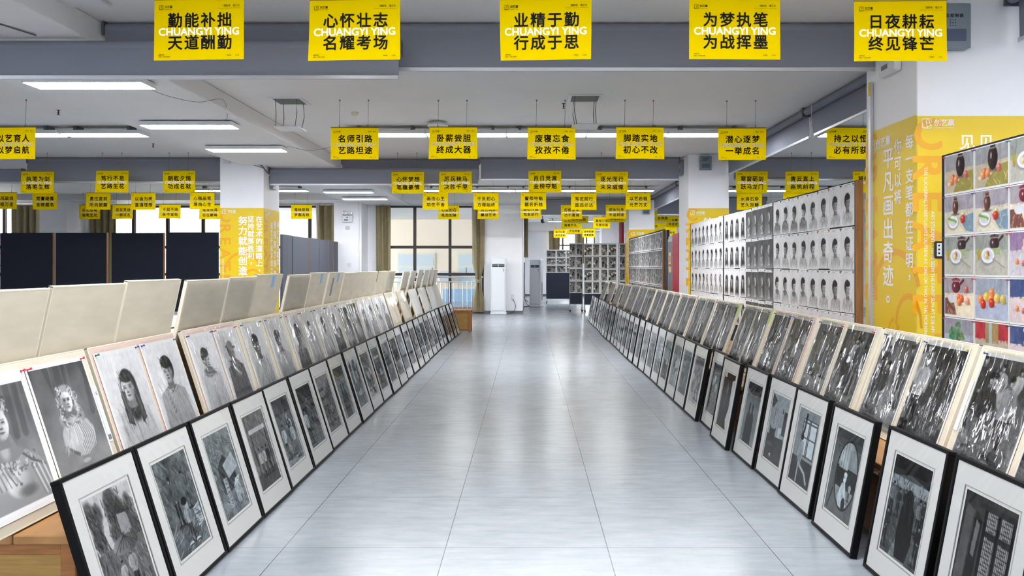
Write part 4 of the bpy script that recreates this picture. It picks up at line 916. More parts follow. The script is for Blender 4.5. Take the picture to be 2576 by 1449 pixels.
tag(MB().tube([(0, 0, 0), (.0, 0, 1.2), (-.01, 0, 1.95), (0, 0, 2.6), (-.02, 0, 3.4)], .012, 6).build('conduit', PLAST, None, True), 'white surface conduit on pillar left of the floor length window', 'conduit').location = (-5.0, 21.885, .1)

# ------------------------------------------------------------------ yellow slogan banners
def logo(mb, x, z, s, mi, y=-.002):
    """square badge with a crayon-headed figure, and the school's name beside it"""
    t = s*.05
    for a in ((0, s, s-t, s), (0, t, 0, s), (0, s, 0, t), (s-t, s, s*.62, s), (s-t, s, 0, s*.34)): mb.box(x+a[0], x+a[1], y-.0004, y, z+a[2]-s/2, z+a[3]-s/2, mi)
    def pl(pts, w=t): 
        for (a, b), (c, d) in zip(pts[:-1], pts[1:]):
            L = math.hypot(c-a, d-b); nx, nz = -(d-b)/L*w/2, (c-a)/L*w/2
            mb.add([(x+s*a+nx, y, z+s*(b-.5)+nz), (x+s*a-nx, y, z+s*(b-.5)-nz), (x+s*c-nx, y, z+s*(d-.5)-nz), (x+s*c+nx, y, z+s*(d-.5)+nz)], [(0, 1, 2, 3)], mi)
    pl([(.62+.17*math.cos(g), .72+.17*math.sin(g)) for g in np.linspace(0, 2*PI, 13)]); pl([(.42, .72), (.6, .08)]); pl([(.8, .7), (.84, .42), (1, .34)]); pl([(.6, .14), (.98, .34)])
    pl([(.08, .55), (.1, .25), (.28, .08), (.58, .06)]); mb.add([(x, y, z-s/2), (x+s*.24, y, z-s/2), (x, y, z-s*.26)], [(0, 1, 2)], mi)
BW, BH = .6, .4
def banner(text, loc, label, group, curl=0.0, rotz=0.0, small=True, wires=(-.195, .165)):
    t = thing('hanging_banner', label, 'banner', loc, (0, 0, rotz), group)
    m = MB(); m.grid(lambda u, v: ((u-.5)*BW, 0, v*BH), 10, 6, 0)
    l1, l2 = text
    n = 3; x0 = -.165+.005
    han(m, l1, x0, .262, .1105, .1, 1, -.0012, .024); han(m, l2, x0, .115, .1105, .1, 1, -.0012, .024)
    put(m, 'CHUANGYI YING', 0, .186, .068, 2, -.0024, .022, width=.535)
    logo(m, -BW/2+.032, BH-.054, .03, 1)
    if small:
        han(m, '创艺赢', -BW/2+.078, BH-.049, .0175, .018, 1, -.0012, .02); put(m, 'CHUANG YI YING', -BW/2+.069, BH-.066, .0052, 1, -.0012, .02, 'l', width=.05)
        han(m, '懂教育·懂艺术', BW/2-.128, BH-.047, .0155, .0165, 1, -.0012, .0); put(m, 'PROFICIENT IN EDUCATION · SKILLED IN ART', BW/2-.022, BH-.064, .0052, 1, -.0012, .0, 'r', width=.15)
        put(m, '24载沉淀', -BW/2+.03, .036, .0095, 1, -.0012, .01, 'l'); put(m, '为每一个孩子负责', -BW/2+.03, .023, .0095, 1, -.0012, .01, 'l')
        put(m, '学画画', BW/2-.085, .028, .01, 1, -.0012, 0, 'r'); put(m, '上名校', BW/2-.03, .028, .01, 1, -.0012, 0, 'r')
    k = RNG.uniform(-1, 1); c2 = curl
    def wp(x, y, z):
        q = (1-z/BH)
        return (x+(-.012*c2*q*q if x < 0 else .006*c2*q*q)*abs(x)/.3, y-(.02*c2*(x/.3)**2+.012*k*math.sin(x*6+k))*q, z+.004*c2*q*math.cos(x*9))
    m.warp(wp).build('printed_sheet', [YEL, INK, LAV], t)
    MB().bbox(-BW/2-.002, BW/2+.002, -.006, .006, BH-.004, BH+.008, .002).build('top_rail', RAIL, t)
    top = CZ-loc[2]
    for x in wires:
        MB().tube([(x, 0, BH+.008), (x+.004, .004, (BH+top)/2), (x+.006, .008, top)], .0022, 5).lathe((x, 0, BH+.008), [(.006, 0), (.006, .012), (.003, .03)], 8).lathe((x+.006, .008, top), [(.005, -.02), (.012, 0)], 8).build('hanging_wire', WIRE, t)
    return t
def prow(d, items, group, zb, row):
    for i, (px, l1, l2) in enumerate(items):
        x = (px-VX)*d/F
        banner((l1, l2), (x, d+RNG.uniform(-.02, .02), zb+RNG.uniform(-.01, .012)), f'yellow hanging banner reading {(l1+" "+l2).replace("  ", " ").strip()}, {row}', group, RNG.choice([.2, .6, 1, -.5]), RNG.uniform(-.06, .06), d < 15)
prow(4.84, [(502,'勤能补拙','天道酬勤'),(893,'心怀壮志','名耀考场'),(1372,'业精于勤','行成于思'),(1850,'为梦执笔','为战挥墨'),(2268,'日夜耕耘','终见锋芒')], 'slogan banners in the nearest row', 2.81, 'nearest row')
prow(9.3, [(34,'以艺育人','以梦启航'),(893,'名师引路','艺路坦途'),(1140.5,'卧薪尝胆','终成大器'),(1387.5,'废寝忘食','孜孜不倦'),(1610,'脚踏实地','初心不改'),(1868,'潜心逐梦','一举成名'),(2140,'持之以恒','必有所获')], 'slogan banners in the second row', 2.805, 'second row')
prow(13.62, [(93.5,'执笔为剑','落笔生辉'),(283,'笃行不怠','艺路生花'),(451.5,'朝乾夕惕','功成名就'),(1025.5,'心怀梦想','笔蘸豪情'),(1146,'厉兵秣马','决胜千里'),(1370.5,'百日竞渡','金榜夺魁'),(1538.5,'逐光而行','未来璀璨'),(1891,'寒窗砺剑','跃马龙门'),(2017,'青云直上','画筑前程'),(2186,'凝神','负')], 'slogan banners in the third row', 2.81, 'third row')
prow(17.7, [(11,'乘风破浪','前程万里'),(111.5,'焚膏继晷','金榜题名'),(247.5,'勇往直前','所向披靡'),(361.5,'以画为桥','直通理想'),(508.5,'心随画笔','境由心生'),(1095.5,'画由心生','功在不舍'),(1222.5,'不负初心','方得始终'),(1342,'誓师夺魁','题名折桂'),(1468.5,'笃志前行','虽远必达'),(1605,'以艺启程','光芒万丈'),(1885,'水滴石穿','艺久则精'),(2001,'破釜沉舟','')], 'slogan banners in the fourth row', 2.815, 'fourth row')
prow(21.2, [(224.5,'心无旁骛','画笔生光'),(310,'百日苦战','一朝成名'),(428,'不屈不挠','永不言败'),(528,'笔落惊鸿','志在巅峰'),(758,'笔绘前程','梦圆名校'),(1128.5,'心坚如石','笔劲如锋'),(1228,'创艺筑梦','赢战艺考'),(1335,'静心作画','笃志前行'),(1437.5,'否极泰来','功不唐捐'),(1550,'逆水行舟','不进则退'),(1925,'','')], 'slogan banners in the fifth row', 2.82, 'fifth row')
for px, yb, d, l1, l2, ro in ((1456,560.5,23.4,'','心中热血','far room'),(1551,559,23.4,'','以笔践行','far room'),(1434.5,575,25.6,'心向','落笔不凡','far room'),(1513.5,574,26.4,'鹏程万里','艺展宏图','far room'),
                              (1445,588,30.4,'','不负热爱','far room'),(1409,598,34,'全力以赴','永不言弃','far room'),(1481,597,34.3,'披荆斩棘','勇攀高峰','far room'),
                              (1662,558,23.4,' 勇争先',' 志昂扬','right room'),(1697,572,26.2,'十年磨','今日试','right room'),(1654,586,29.6,'春风','','right room'),(1684,592,30.6,'','锦绣前程','right room')):
    x = (px-VX)*d/F; z = H-(yb-VY)*d/F
    s2 = ''.join((l1+' '+l2).split(' ')) or 'blank'
    banner((l1, l2), (x, d, z), f'small yellow banner reading {s2}, {ro} behind the row three blinds', 'slogan banners in the far rooms', .3, 0, False)

# ------------------------------------------------------------------ pillar posters
def poster(name, label, loc, rotz, w, h, draw):
    t = thing('pillar_poster', label, 'poster', loc, (0, 0, rotz), 'yellow posters wrapped round pillars')
    m = MB(); m.box(-w/2, w/2, -.002, 0, 0, h, 0); draw(m, w, h); m.build('printed_sheet', [YEL2, ORG, LAV], t); return t
def arc(m, cx, cz, r, a0, a1, wd, rx=1.0, mi=1, y=-.0026):
    n = 22; pts = [a0+(a1-a0)*i/n for i in range(n+1)]
    for a, b in zip(pts[:-1], pts[1:]):
        m.add([(cx+math.cos(g)*q*rx, y, cz+math.sin(g)*q) for g, q in ((a, r-wd/2), (a, r+wd/2), (b, r+wd/2), (b, r-wd/2))], [(0, 1, 2, 3)], mi)
def side_letters(m, x, ztop, s):
    for i, ch in enumerate('CREATE'): put(m, ch, x, ztop-i*s*1.05, s*1.3, 1, -.0024, .03, rot=-PI/2 if i else 0)
def face_line(m, cx, cz, s):
    arc(m, cx, cz, .42*s, .1*PI, 1.0*PI, .06*s, .95); arc(m, cx+.22*s, cz-.2*s, .25*s, 0, PI, .05*s, .8); arc(m, cx-.02*s, cz-.3*s, .14*s, .5*PI, 1.5*PI, .04*s, .7)
    m.box(cx+.02*s, cx+.07*s, -.0028, -.0024, cz-.8*s, cz-.2*s, 1); m.box(cx+.13*s, cx+.32*s, -.0028, -.0024, cz-.34*s, cz-.29*s, 1); m.box(cx+.27*s, cx+.32*s, -.0028, -.0024, cz-.42*s, cz-.29*s, 1)
def d_big_side(m, w, h):
    side_letters(m, -w/2+.1, h-.135, .24); face_line(m, .1, h-1.45, .95)
    logo(m, -w/2+.07, h-.13, .11, 2, -.0035); han(m, '创艺赢', -w/2+.235, h-.12, .085, .085, 2, -.0035); put(m, 'CHUANG YI YING', -w/2+.32, h-.185, .02, 2, -.0035, .01, width=.25)
    han(m, '平凡画出奇迹。', -.015, h-.27, .195, .185, 2, -.004, .02, True); han(m, '你可以将', .145, h-.2, .135, .125, 2, -.004, .02, True); han(m, '每一支笔都在证明，', .325, h-.19, .133, .125, 2, -.004, .02, True)
    put(m, 'EVERY PEN IS PROVING', -w/2+.15, h-1.55, .042, 2, -.0035, 0, rot=-PI/2); put(m, 'CREATE', -w/2+.3, h-1.78, .12, 1, -.0026, .02)
def d_big_front(m, w, h):
    side_letters(m, -w/2+.085, h-.14, .25); face_line(m, -w/2+.62, h-1.55, .9)
    logo(m, -w/2+.035, h-.058, .075, 2, -.0035); han(m, '创艺赢', -w/2+.155, h-.05, .053, .055, 2, -.0035, .01); put(m, 'CHUANG YI YING', -w/2+.128, h-.09, .0135, 2, -.0035, .01, 'l', width=.155)
    han(m, '见见', -w/2+.385, h-.2, .145, .125, 2, -.0035, .02)
    put(m, 'THE FLICKERING STREETLIGHTS OUTSIDE AT ONE OR TWO IN THE MORNING', -w/2+.065, h-1.05, .037, 2, -.0035, 0, rot=-PI/2, width=None); put(m, 'ART STUDENT, I HAVE SEEN THE FAINT SUN AT 5:30 AM', -w/2+.118, h-1.2, .037, 2, -.0035, 0, rot=-PI/2)
    put(m, 'CREATE', -w/2+.33, h-1.72, .12, 1, -.0026, .02)
def d_left_front(m, w, h):
    side_letters(m, -w/2+.1, h-.16, .22); face_line(m, .02, h-1.2, .85)
    logo(m, -w/2+.04, h-.07, .08, 2, -.0035); han(m, '创艺赢', -w/2+.17, h-.065, .052, .055, 2, -.0035, .015); put(m, 'CHUANG YI YING', -w/2+.225, h-.105, .014, 2, -.0035, .01, width=.155)
    han(m, '努力就能创造奇迹', .02, h-.24, .187, .175, 2, -.004, .024, True); han(m, '坚持就是胜利，', .17, h-.21, .137, .13, 2, -.004, .024, True); han(m, '在艺术的道路上，', .325, h-.21, .137, .13, 2, -.004, .024, True)
    put(m, 'AND HARD WORK CAN CREATE MIRACLES', -w/2+.06, h-1.3, .035, 2, -.0035, 0, rot=-PI/2)
def d_left_side(m, w, h):
    side_letters(m, -w/2+.1, h-.16, .22); face_line(m, .02, h-1.2, .85); logo(m, -w/2+.05, h-.09, .09, 2, -.0035); han(m, '创艺赢', -w/2+.18, h-.085, .05, .055, 2, -.0035, .015)
    han(m, '是艺开启梦想之门', -.02, h-.3, .145, .135, 2, -.004, .02, True); han(m, '是探索世界的', .16, h-.28, .19, .16, 2, -.004, .02, True); han(m, '美术生的直觉，', .33, h-.27, .145, .13, 2, -.004, .02, True)
def d_mid(m, w, h):
    side_letters(m, -w/2+.07, h-.12, .24); logo(m, -w/2+.035, h-.085, .085, 2, -.0035); han(m, '创艺赢', -w/2+.175, h-.085, .055, .058, 2, -.0035, .015); put(m, 'CHUANG YI YING', -w/2+.23, h-.125, .014, 2, -.0035, .01, width=.16)
    han(m, '笔', .0, h-.27, .2, .2, 2, -.004, .02, True); face_line(m, .1, h-1.4, .8)
def d_far(m, w, h):
    side_letters(m, -w/2+.09, h-.14, .24); logo(m, -w/2+.08, h-.12, .11, 2, -.0035); han(m, '创艺赢', -w/2+.26, h-.12, .075, .08, 2, -.0035, .015); face_line(m, .1, h-1.4, .8)
poster('a', 'yellow poster on the aisle side of big right pillar, slogan starting 每一支笔', (2.997, 6.115, .45), -PI/2, .85, 2.17, d_big_side)
poster('b', 'yellow poster on the camera side of big right pillar, behind still life paintings', (3.65, 5.688, .45), 0, 1.3, 2.16, d_big_front)
poster('c', 'yellow poster on the front of left pillar, slogan starting 努力就能', (-5.35, 13.798, .5), 0, .82, 2.045, d_left_front)
poster('d', 'paler yellow poster on the aisle side of the left pillar', (-4.937, 14.225, .5), PI/2, .85, 2.04, d_left_side)
poster('e', 'yellow poster on the white middle pillar behind portrait display wall', (3.38, 13.798, .5), 0, .76, 2.04, d_mid)
poster('f', 'yellow poster on the front of the last pillar, far right end of aisle', (3.38, 21.898, .5), 0, .76, 2.05, d_far)
poster('g', 'narrow yellow poster on the aisle side of the last pillar', (2.997, 22.325, .5), -PI/2, .85, 2.02, d_left_side)

# ------------------------------------------------------------------ wooden crates along both sides
def crate(loc, label, w=1.15, l=1.3, h=.436, group=None):
    """low pine chest: origin at the aisle corner nearest the camera, length along +y"""
    t = thing('wooden_chest', label, 'chest', loc, group=group)
    s = 1 if w > 0 else -1; X = lambda a, b: (min(a*s, b*s), max(a*s, b*s)); w = abs(w)
    tp = MB()
    for k in range(5):
        x0, x1 = X(.005+k*(w-.01)/5, .005+(k+1)*(w-.01)/5-.006); tp.bbox(x0, x1, -.02, l+.0, h-.035, h, .004)
    tp.build('top_boards', WOODT, t)
    for a in (.0, w-.06):
        for y in (0, l-.08): MB().bbox(*X(a, a+.06), y, y+.06, 0, h-.036, .004).build('leg', WOOD, t)
    MB().box(*X(.06, w-.06), .015, .03, .04, h-.08).build('end_panel', PANELW, t); MB().box(*X(.06, w-.06), l-.05, l-.035, .04, h-.08).build('end_panel', PANELW, t)
    MB().box(*X(.02, .035), .06, l-.08, .04, h-.08).build('side_panel', WOOD, t)
    MB().bbox(*X(.06, w-.06), .008, .04, h-.085, h-.04, .004).bbox(*X(.06, w-.06), .008, .04, .03, .075, .004).build('end_rail', WOOD, t)
    return t
c0 = crate((-1.715, 2.8, 0), 'nearest pine chest under the left boards, end panel facing the camera', -1.15, 1.3, group='pine chests along the left')
for i in range(1, 10): dup(c0, (-1.715, 2.8+1.33*i, 0), label=f'pine chest under the left boards, {nth(i)} from the camera')
crate((-1.26, 16.25, 0), 'small reddish chest past the end of the left frames', -.5, .45, .5, group='pine chests along the left')
c1 = crate((1.8, 2.3, 0), 'nearest pine chest under the right boards, partly seen between two black frames', 1.0, 1.4, group='pine chests along the right')
for i in range(1, 13): dup(c1, (1.8, 2.3+1.43*i, 0), label=f'pine chest under the right boards, {nth(i)} from the camera')

# ------------------------------------------------------------------ framed drawings on the floor
def lod(d): return 128 if d < 5.4 else (84 if d < 8.2 else (52 if d < 12 else 34))
FW_, FH_, FT = .505, .69, .036
def framed(subject, loc, rot, label, group, res, seed, tint, w=FW_, mx=(.07, .085, .1)):
    t = thing('framed_drawing', label, 'framed drawing', loc, rot, group)
    h = FH_; b = .016
    f = MB(); f.bbox(-w/2, w/2, 0, FT, 0, b, .002).bbox(-w/2, w/2, 0, FT, h-b, h, .002).bbox(-w/2, -w/2+b, 0, FT, b, h-b, .002).bbox(w/2-b, w/2, 0, FT, b, h-b, .002)
    f.box(-w/2+.003, w/2-.003, FT-.006, FT-.002, .003, h-.003); f.build('frame', BLACK, t)
    ax, az0, az1 = w/2-b-mx[0], b+mx[2], h-b-mx[1]; y = .008
    m = MB()
    for x0, x1, z0, z1 in ((-w/2+b, w/2-b, b, az0), (-w/2+b, w/2-b, az1, h-b), (-w/2+b, -ax, az0, az1), (ax, w/2-b, az0, az1)): m.box(x0, x1, y, y+.003, z0, z1)
    m.build('mat_board', MATW, t)
    e = MB(); q = .004
    for x0, x1, z0, z1 in ((-ax-q, ax+q, az0-q, az0), (-ax-q, ax+q, az1, az1+q), (-ax-q, -ax, az0, az1), (ax, ax+q, az0, az1)): e.box(x0, x1, y-.0006, y+.002, z0, z1)
    e.build('mat_bevel', mat('mat_bevel', rgb(188, 188, 186), .8), t)
    cv = Cv(2*ax, az1-az0, res, .9, seed); ARTS[subject](cv); g = .012
    inner = cv.mesh('drawing', 2*ax-2*g, az1-az0-2*g, tint, True, 1.3)
    MB().box(-ax, ax, y+.0035, y+.006, az0, az1).build('paper', MATW, t)
    d = obj('drawing', inner, t); d.location = (0, y+.0028, az0+g)
    MB().add([(-w/2+b, .004, b), (w/2-b, .004, b), (w/2-b, .004, h-b), (-w/2+b, .004, h-b)], [(0, 1, 2, 3)]).build('glass', GLASS, t)
    return t
COOL, NEUT, WARM = (.93, .99, 1.02), (.98, .98, .99), (1.0, .98, .93)
LA = ['trees and an umbrella','two children in a crowd','a hut under hatched trees','a shelter with waiting figures','a busy group','figures in the rain','a street corner','a couple seen from behind','trees and an umbrella','a pale crowd','a shelter with waiting figures','a street corner','two children in a crowd','figures in the rain','a market crowd','a hut under hatched trees']
al = .298
for i in range(26):
    d = 2.69+.512*i; x = -1.508+RNG.uniform(-.006, .006)+(.0 if d < 13 else .02*(d-13)); s = LA[i % len(LA)]; a = al+RNG.uniform(-.006, .006)
    framed(s, (x, d+.256, FT*math.sin(a)), (-a, 0, PI/2+RNG.uniform(-.008, .008)), f'framed drawing of {s}, {nth(i)} in left row from camera', 'framed drawings along the left', lod(d), 100+i, COOL if i % 3 else NEUT)
RS = [2.51,3.06,3.65,4.225,4.74,5.26,5.80,6.38,6.89,7.42,7.93,8.46,8.965,9.475,9.99,10.5,11.01,11.52,12.03,12.54,13.05,13.56,14.07,14.6,15.11,15.62,16.15,16.7,17.25,17.8,18.35,18.9,19.45]
RX = [1.62,1.617,1.593,1.6,1.606,1.59,1.55,1.6,1.556,1.555,1.557,1.558,1.56,1.558,1.556,1.55,1.545]
RA = ['lattice doors','a market crowd','an oval mirror','a girl by a sash window','an empty lounge','a couple seen from behind','a dark curtain','figures in the rain','a pale crowd','a street corner','a hut under hatched trees','an empty lounge','a girl by a sash window','a street corner','a pale crowd','a couple seen from behind','a market crowd']
ar = .188
for i, d in enumerate(RS):
    s = RA[i % len(RA)]; a = ar+RNG.uniform(-.008, .008); x = RX[i] if i < len(RX) else 1.55+.01*math.sin(i)+max(0, d-15)*.012
    wd = min(FW_, (RS[i+1] if i+1 < len(RS) else d+.51)-d-.004)
    framed(s, (x, d+wd/2, FT*math.sin(a)), (-a, 0, -PI/2+RNG.uniform(-.01, .01)), f'framed drawing of {s}, {nth(i)} in right row from camera', 'framed drawings along the right', lod(d), 300+i, COOL if i not in (0, 6, 8) else NEUT, wd)

# ------------------------------------------------------------------ drawing boards leaning on the chests, and the drawings pinned to them
def board(loc, rot, w, h, label, group, m, name='drawing_board'):
    t = thing(name, label, 'drawing board', loc, rot, group)
    MB().bbox(-w/2+.004, w/2-.004, .0, .02, .004, h-.004, .002).build('panel', m, t)
    e = MB(); e.bbox(-w/2, -w/2+.006, -.001, .021, 0, h, .001).bbox(w/2-.006, w/2, -.001, .021, 0, h, .001).bbox(-w/2, w/2, -.001, .021, h-.006, h, .001).bbox(-w/2, w/2, -.001, .021, 0, .006, .001)
    e.build('edge_strip', EDGE, t); return t
PM = {}
def pinned(key, mk, par, u, z, label, group, pins, film=True, w=.385, h=.535, cat='drawing', near=True):
    """a sheet pinned on a leaning board: placed in the board's own frame but standing at top level"""
    R = Matrix.Rotation(par.rotation_euler.z, 4, 'Z') @ Matrix.Rotation(par.rotation_euler.x, 4, 'X')
    p = par.location + R @ Vector((u, -.0035, z))
    t = thing('pinned_drawing', label, cat, p, par.rotation_euler, group)
    if key not in PM: PM[key] = mk()
    o = obj('drawing', PM[key], t); o.location = (0, -.002, 0)
    MB().box(-w/2-.012, w/2+.012, -.0012, 0, -.012, h+.02).build('paper', MATW, t)
    if film: MB().grid(lambda a, b: ((a-.5)*(w+.012), -.006-.004*math.sin(a*5+b*3), -.025+(h+.06)*b), 8, 10).build('clear_film', film if not isinstance(film, bool) else FILM, t, True)
    for k, (px, pz) in enumerate(((-w/2+.004, h+.008), (w/2-.004, h+.008))):
        if near and pins: MB().lathe((px, -.012, pz), [(.006, .01), (.003, .007), (.003, -.003), (.006, -.005), (.006, -.008)], 10, 0, 'y').build('push_pin', pins[k % len(pins)], t, True)
    return t
def mk(fn, res, seed, bg=.95, tint=NEUT, w=.385, h=.535):
    def go():
        c = Cv(w, h, res, bg, seed); fn(c); return c.mesh('drawing', w, h, tint)
    return go
LP = [('bust in draped armour', lambda c: art_statue(c, 1, 1, .36), [PINR]), ('curly haired plaster bust on a foot', lambda c: art_statue(c, 1, 0, .34), [PINR]),
      ('long haired woman looking down', lambda c: art_portrait(c, 'long', -1, .95, .82, .22, .48, .2), [PINT, PINB]), ('girl with a fringe and folded hands', lambda c: art_portrait(c, 'bangs', -1, .93, .74, .16, .42, .19, hands=True, shirt=.72), [PINB, PINT]),
      ('side facing woman with a scarf', lambda c: art_portrait(c, 'bangs', 1, .94, .8, .2, .45, .18, scarf=True), [PINB]), ('old man in dark coat', lambda c: art_portrait(c, 'hat', 1, .7, .6, .3, .45, .17, shirt=.4, scarf=True), [PINR]),
      ('short haired man facing right', lambda c: art_portrait(c, 'short', 1, .92, .55, .18, .42, .19), [PINB]), ('boy with a bowl haircut', lambda c: art_portrait(c, 'bangs', 1, .94, .72, .18, .44, .18), [PINB]),
      ('dark shaded head', lambda c: art_portrait(c, 'bald', -1, .6, .5, .3, .5, .24, shirt=.4, scarf=True), [PINR]), ('thin faced young man', lambda c: art_portrait(c, 'short', 1, .93, .7, .2, .4, .15), [PINB]),
      ('man with a long neck', lambda c: art_portrait(c, 'short', -1, .93, .68, .15, .38, .15), [PINB]), ('dark coated sitter', lambda c: art_portrait(c, 'bangs', 1, .9, .6, .12, .36, .15, shirt=.35), [PINB])]
LB = [(2.67, 3.555), (3.575, 4.45), (4.54, 5.355), (5.37, 6.37), (6.4, 7.22), (7.24, 8.12), (8.14, 9.04), (9.06, 9.95), (9.97, 10.85)]
ab = .316
def shift(d): q = min(1, max(0, (d-10.5)/5)); return .2*q*q*(3-2*q)
k = 0
for i, (a, b_) in enumerate(LB):
    z0 = .436+.02*math.sin(ab)
    B = board((-1.94+shift(a), (a+b_)/2, z0), (-ab, 0, PI/2), b_-a-.006, .644, f'{"pinkish" if i in (1, 2) else "cream"} board holding two portraits, {nth(i)} from camera on left chests', 'drawing boards on the left chests', PINKB if i in (1, 2) else CREAM)
    q = (b_-a)/2
    for j, u in enumerate((-q*.48, q*.45 if i == 0 else q*.5)):
        nm, fn, pins = LP[k % len(LP)]; rs = 120 if i < 3 else (72 if i < 5 else 40)
        wd = min(.385, q*.86)
        pinned(('L', k % len(LP), rs, round(wd, 2)), mk(fn, rs, 500+k, w=wd), B, u, .055, f'drawing of a {nm} on {nth(i)} left board, {"near" if j == 0 else "far"} side', 'portraits on the left boards', pins, (False if i == 0 else FILML), w=wd, near=i < 6, cat='portrait drawing')
        k += 1
    if i == 0:
        lb = MB().box(.407, .437, -.003, -.001, .18, .46).build('paper_label', PLAST, B); s = MB(); put(s, '50', .422, .42, .02, 0, -.0036, 0, rot=-PI/2)
        for r_ in range(4): s.box(.409+.006*r_, .412+.006*r_, -.0036, -.003, .19, .215)
        s.build('print', INK, lb)
    if i in (1, 2): MB().box(q-.035, q-.008, -.003, -.001, .2, .38).build('blue_tape', BLUE, B)
for i, (a, b_) in enumerate(((10.9, 11.6), (11.75, 12.45), (12.6, 13.4), (13.42, 14.2), (14.25, 15.0), (15.03, 15.8))):
    z0 = .436+.02*math.sin(ab)
    m = [CREAM, CREAM, MATW, MATW, MATW, CREAM][i]
    B = board((-1.94+shift(a+.3), (a+b_)/2, z0), (-ab, 0, PI/2), b_-a-.006, .644, f'{"cream" if m == CREAM else "white"} empty board in clear film, {nth(i)} of the far left boards', 'empty boards at far end of the left row', m)
    MB().grid(lambda u, v: ((u-.5)*(b_-a-.03), -.006-.004*math.sin(u*5+v*4), .01+.62*v), 6, 8).build('clear_film', FILMC, B, True)
# backs of the boards that lean the other way
TB = [(2.66, 3.285, 1.352), (3.30, 3.905, 1.36), (3.92, 4.53, 1.372), (4.6, 5.24, 1.362), (5.25, 5.79, 1.37), (5.8, 6.42, 1.385), (6.6, 7.24, 1.372), (7.27, 7.88, 1.385), (7.95, 8.55, 1.385), (8.57, 9.17, 1.375), (9.2, 9.85, 1.38), (9.87, 10.5, 1.38), (10.6, 11.2, 1.38), (11.22, 11.8, 1.38),
      (12.3, 12.9, 1.37), (12.93, 13.5, 1.37), (13.55, 14.1, 1.385), (14.12, 14.7, 1.385), (14.72, 15.3, 1.39), (15.32, 15.9, 1.385)]
at_ = .21
for i, (a, b_, zt) in enumerate(TB):
    L = (zt-.436)/math.cos(at_); xb = -2.125-math.tan(at_)*(zt-.436)+shift(a)+RNG.uniform(-.008, .004)
    B = board((xb-.02*math.cos(at_), (a+b_)/2, .44), (-at_, 0, -PI/2), b_-a-.004, L, f'back of a cream board tilting to the aisle, {nth(i)} from camera behind left portraits', 'upright boards behind the left portraits', CREAM)
    if i in (5, 7, 8): MB().box(-.12, -.055, .021, .0235, L-.11, L-.01).build('blue_tape', BLUE, B)
    if i == 8: MB().box(.08, .14, .021, .023, L-.26, L-.06).build('paper_label', GREYP, B)
    if i in (3, 4, 6, 13, 14, 15, 16, 17, 18, 19): MB().grid(lambda u, v: ((.5-u)*(b_-a-.03), .026+.003*math.sin(u*5+v*4), .4+(L-.42)*v), 6, 8).build('clear_film', FILMC, B, True)

RB = [(2.72, 3.72), (3.745, 4.74), (4.765, 5.79), (5.82, 6.84), (6.87, 7.77), (7.93, 8.9), (8.94, 9.9), (9.94, 10.94), (10.97, 11.97), (12.0, 13.0), (13.1, 13.98), (14.02, 14.95), (15.0, 15.95), (16, 16.95), (17, 17.95), (18, 18.9), (19, 19.9)]
RP = [('porters carrying sacks', lambda c: art_crowd(c, 6, .34, 0, .2, 1.75), [PINB, PINY]), ('travellers by a bus', lambda c: art_crowd(c, 6, .4, 0, .25, 1.6), [PINB]), ('girls holding books', lambda c: art_crowd(c, 4, .27, 0, .55, 1.8), [PINB, PINY]), ('women by a shuttered wall', lambda c: art_crowd(c, 4, .58, 0, .35, 1.5, True), [PINB, PINY]),
      ('street sellers in straw hats', lambda c: art_crowd(c, 8, .42, 3, .3, 1.5), [PINY, PINR]), ('two carriers in hats', lambda c: art_crowd(c, 4, .58, 2, .4, 1.5), [PINB, PINR]), ('workers under glare', lambda c: art_crowd(c, 7, .5, 0, .3, 1.1), [PINB]), ('men loading goods', lambda c: art_crowd(c, 8, .48, 1, .3, 1.0), [PINB]),
      ('pickers in a field', lambda c: art_crowd(c, 7, .6, 2, .35, .9), [PINB]), ('a crowded street', lambda c: art_crowd(c, 9, .5, 0, .3, .9), [PINB])]
abr = .345; k = 0
for i, (a, b_) in enumerate(RB):
    z0 = .436+.02*math.sin(abr); m = PINKB if i == 3 else CREAM
    B = board((2.075-.28*min(1, max(0, (a-14)/6))**2, (a+b_)/2, z0), (-abr, 0, -PI/2), b_-a-.006, .65, f'{"pinkish" if i == 3 else "cream"} board with two crowd drawings, {nth(i)} from camera on right chests', 'drawing boards on the right chests', m)
    q = (b_-a)/2
    for j, u in enumerate((q*.47, -q*.47)):          # near one first
        nm, fn, pins = RP[k % len(RP)]; rs = 124 if i < 3 else (76 if i < 5 else 40); wd = min(.405, q*.82)
        pinned(('R', k % len(RP), rs, round(wd, 2)), mk(fn, rs, 700+k, .5, w=wd), B, u, .065, f'drawing of {nm} on {nth(i)} right board, {"near" if j == 0 else "far"} side', 'crowd drawings on the right boards', pins, FILM if i < 4 else FILMS, w=wd, near=i < 6)
        k += 1
    if i in (4, 5): MB().box(q-.035, q-.006, -.004, -.001, .5, .648).build('green_sticker', GREEN, B)
    if i == 0: MB().box(-q+.008, -q+.038, -.004, -.001, .2, .46).build('paper_label', PLAST, B)

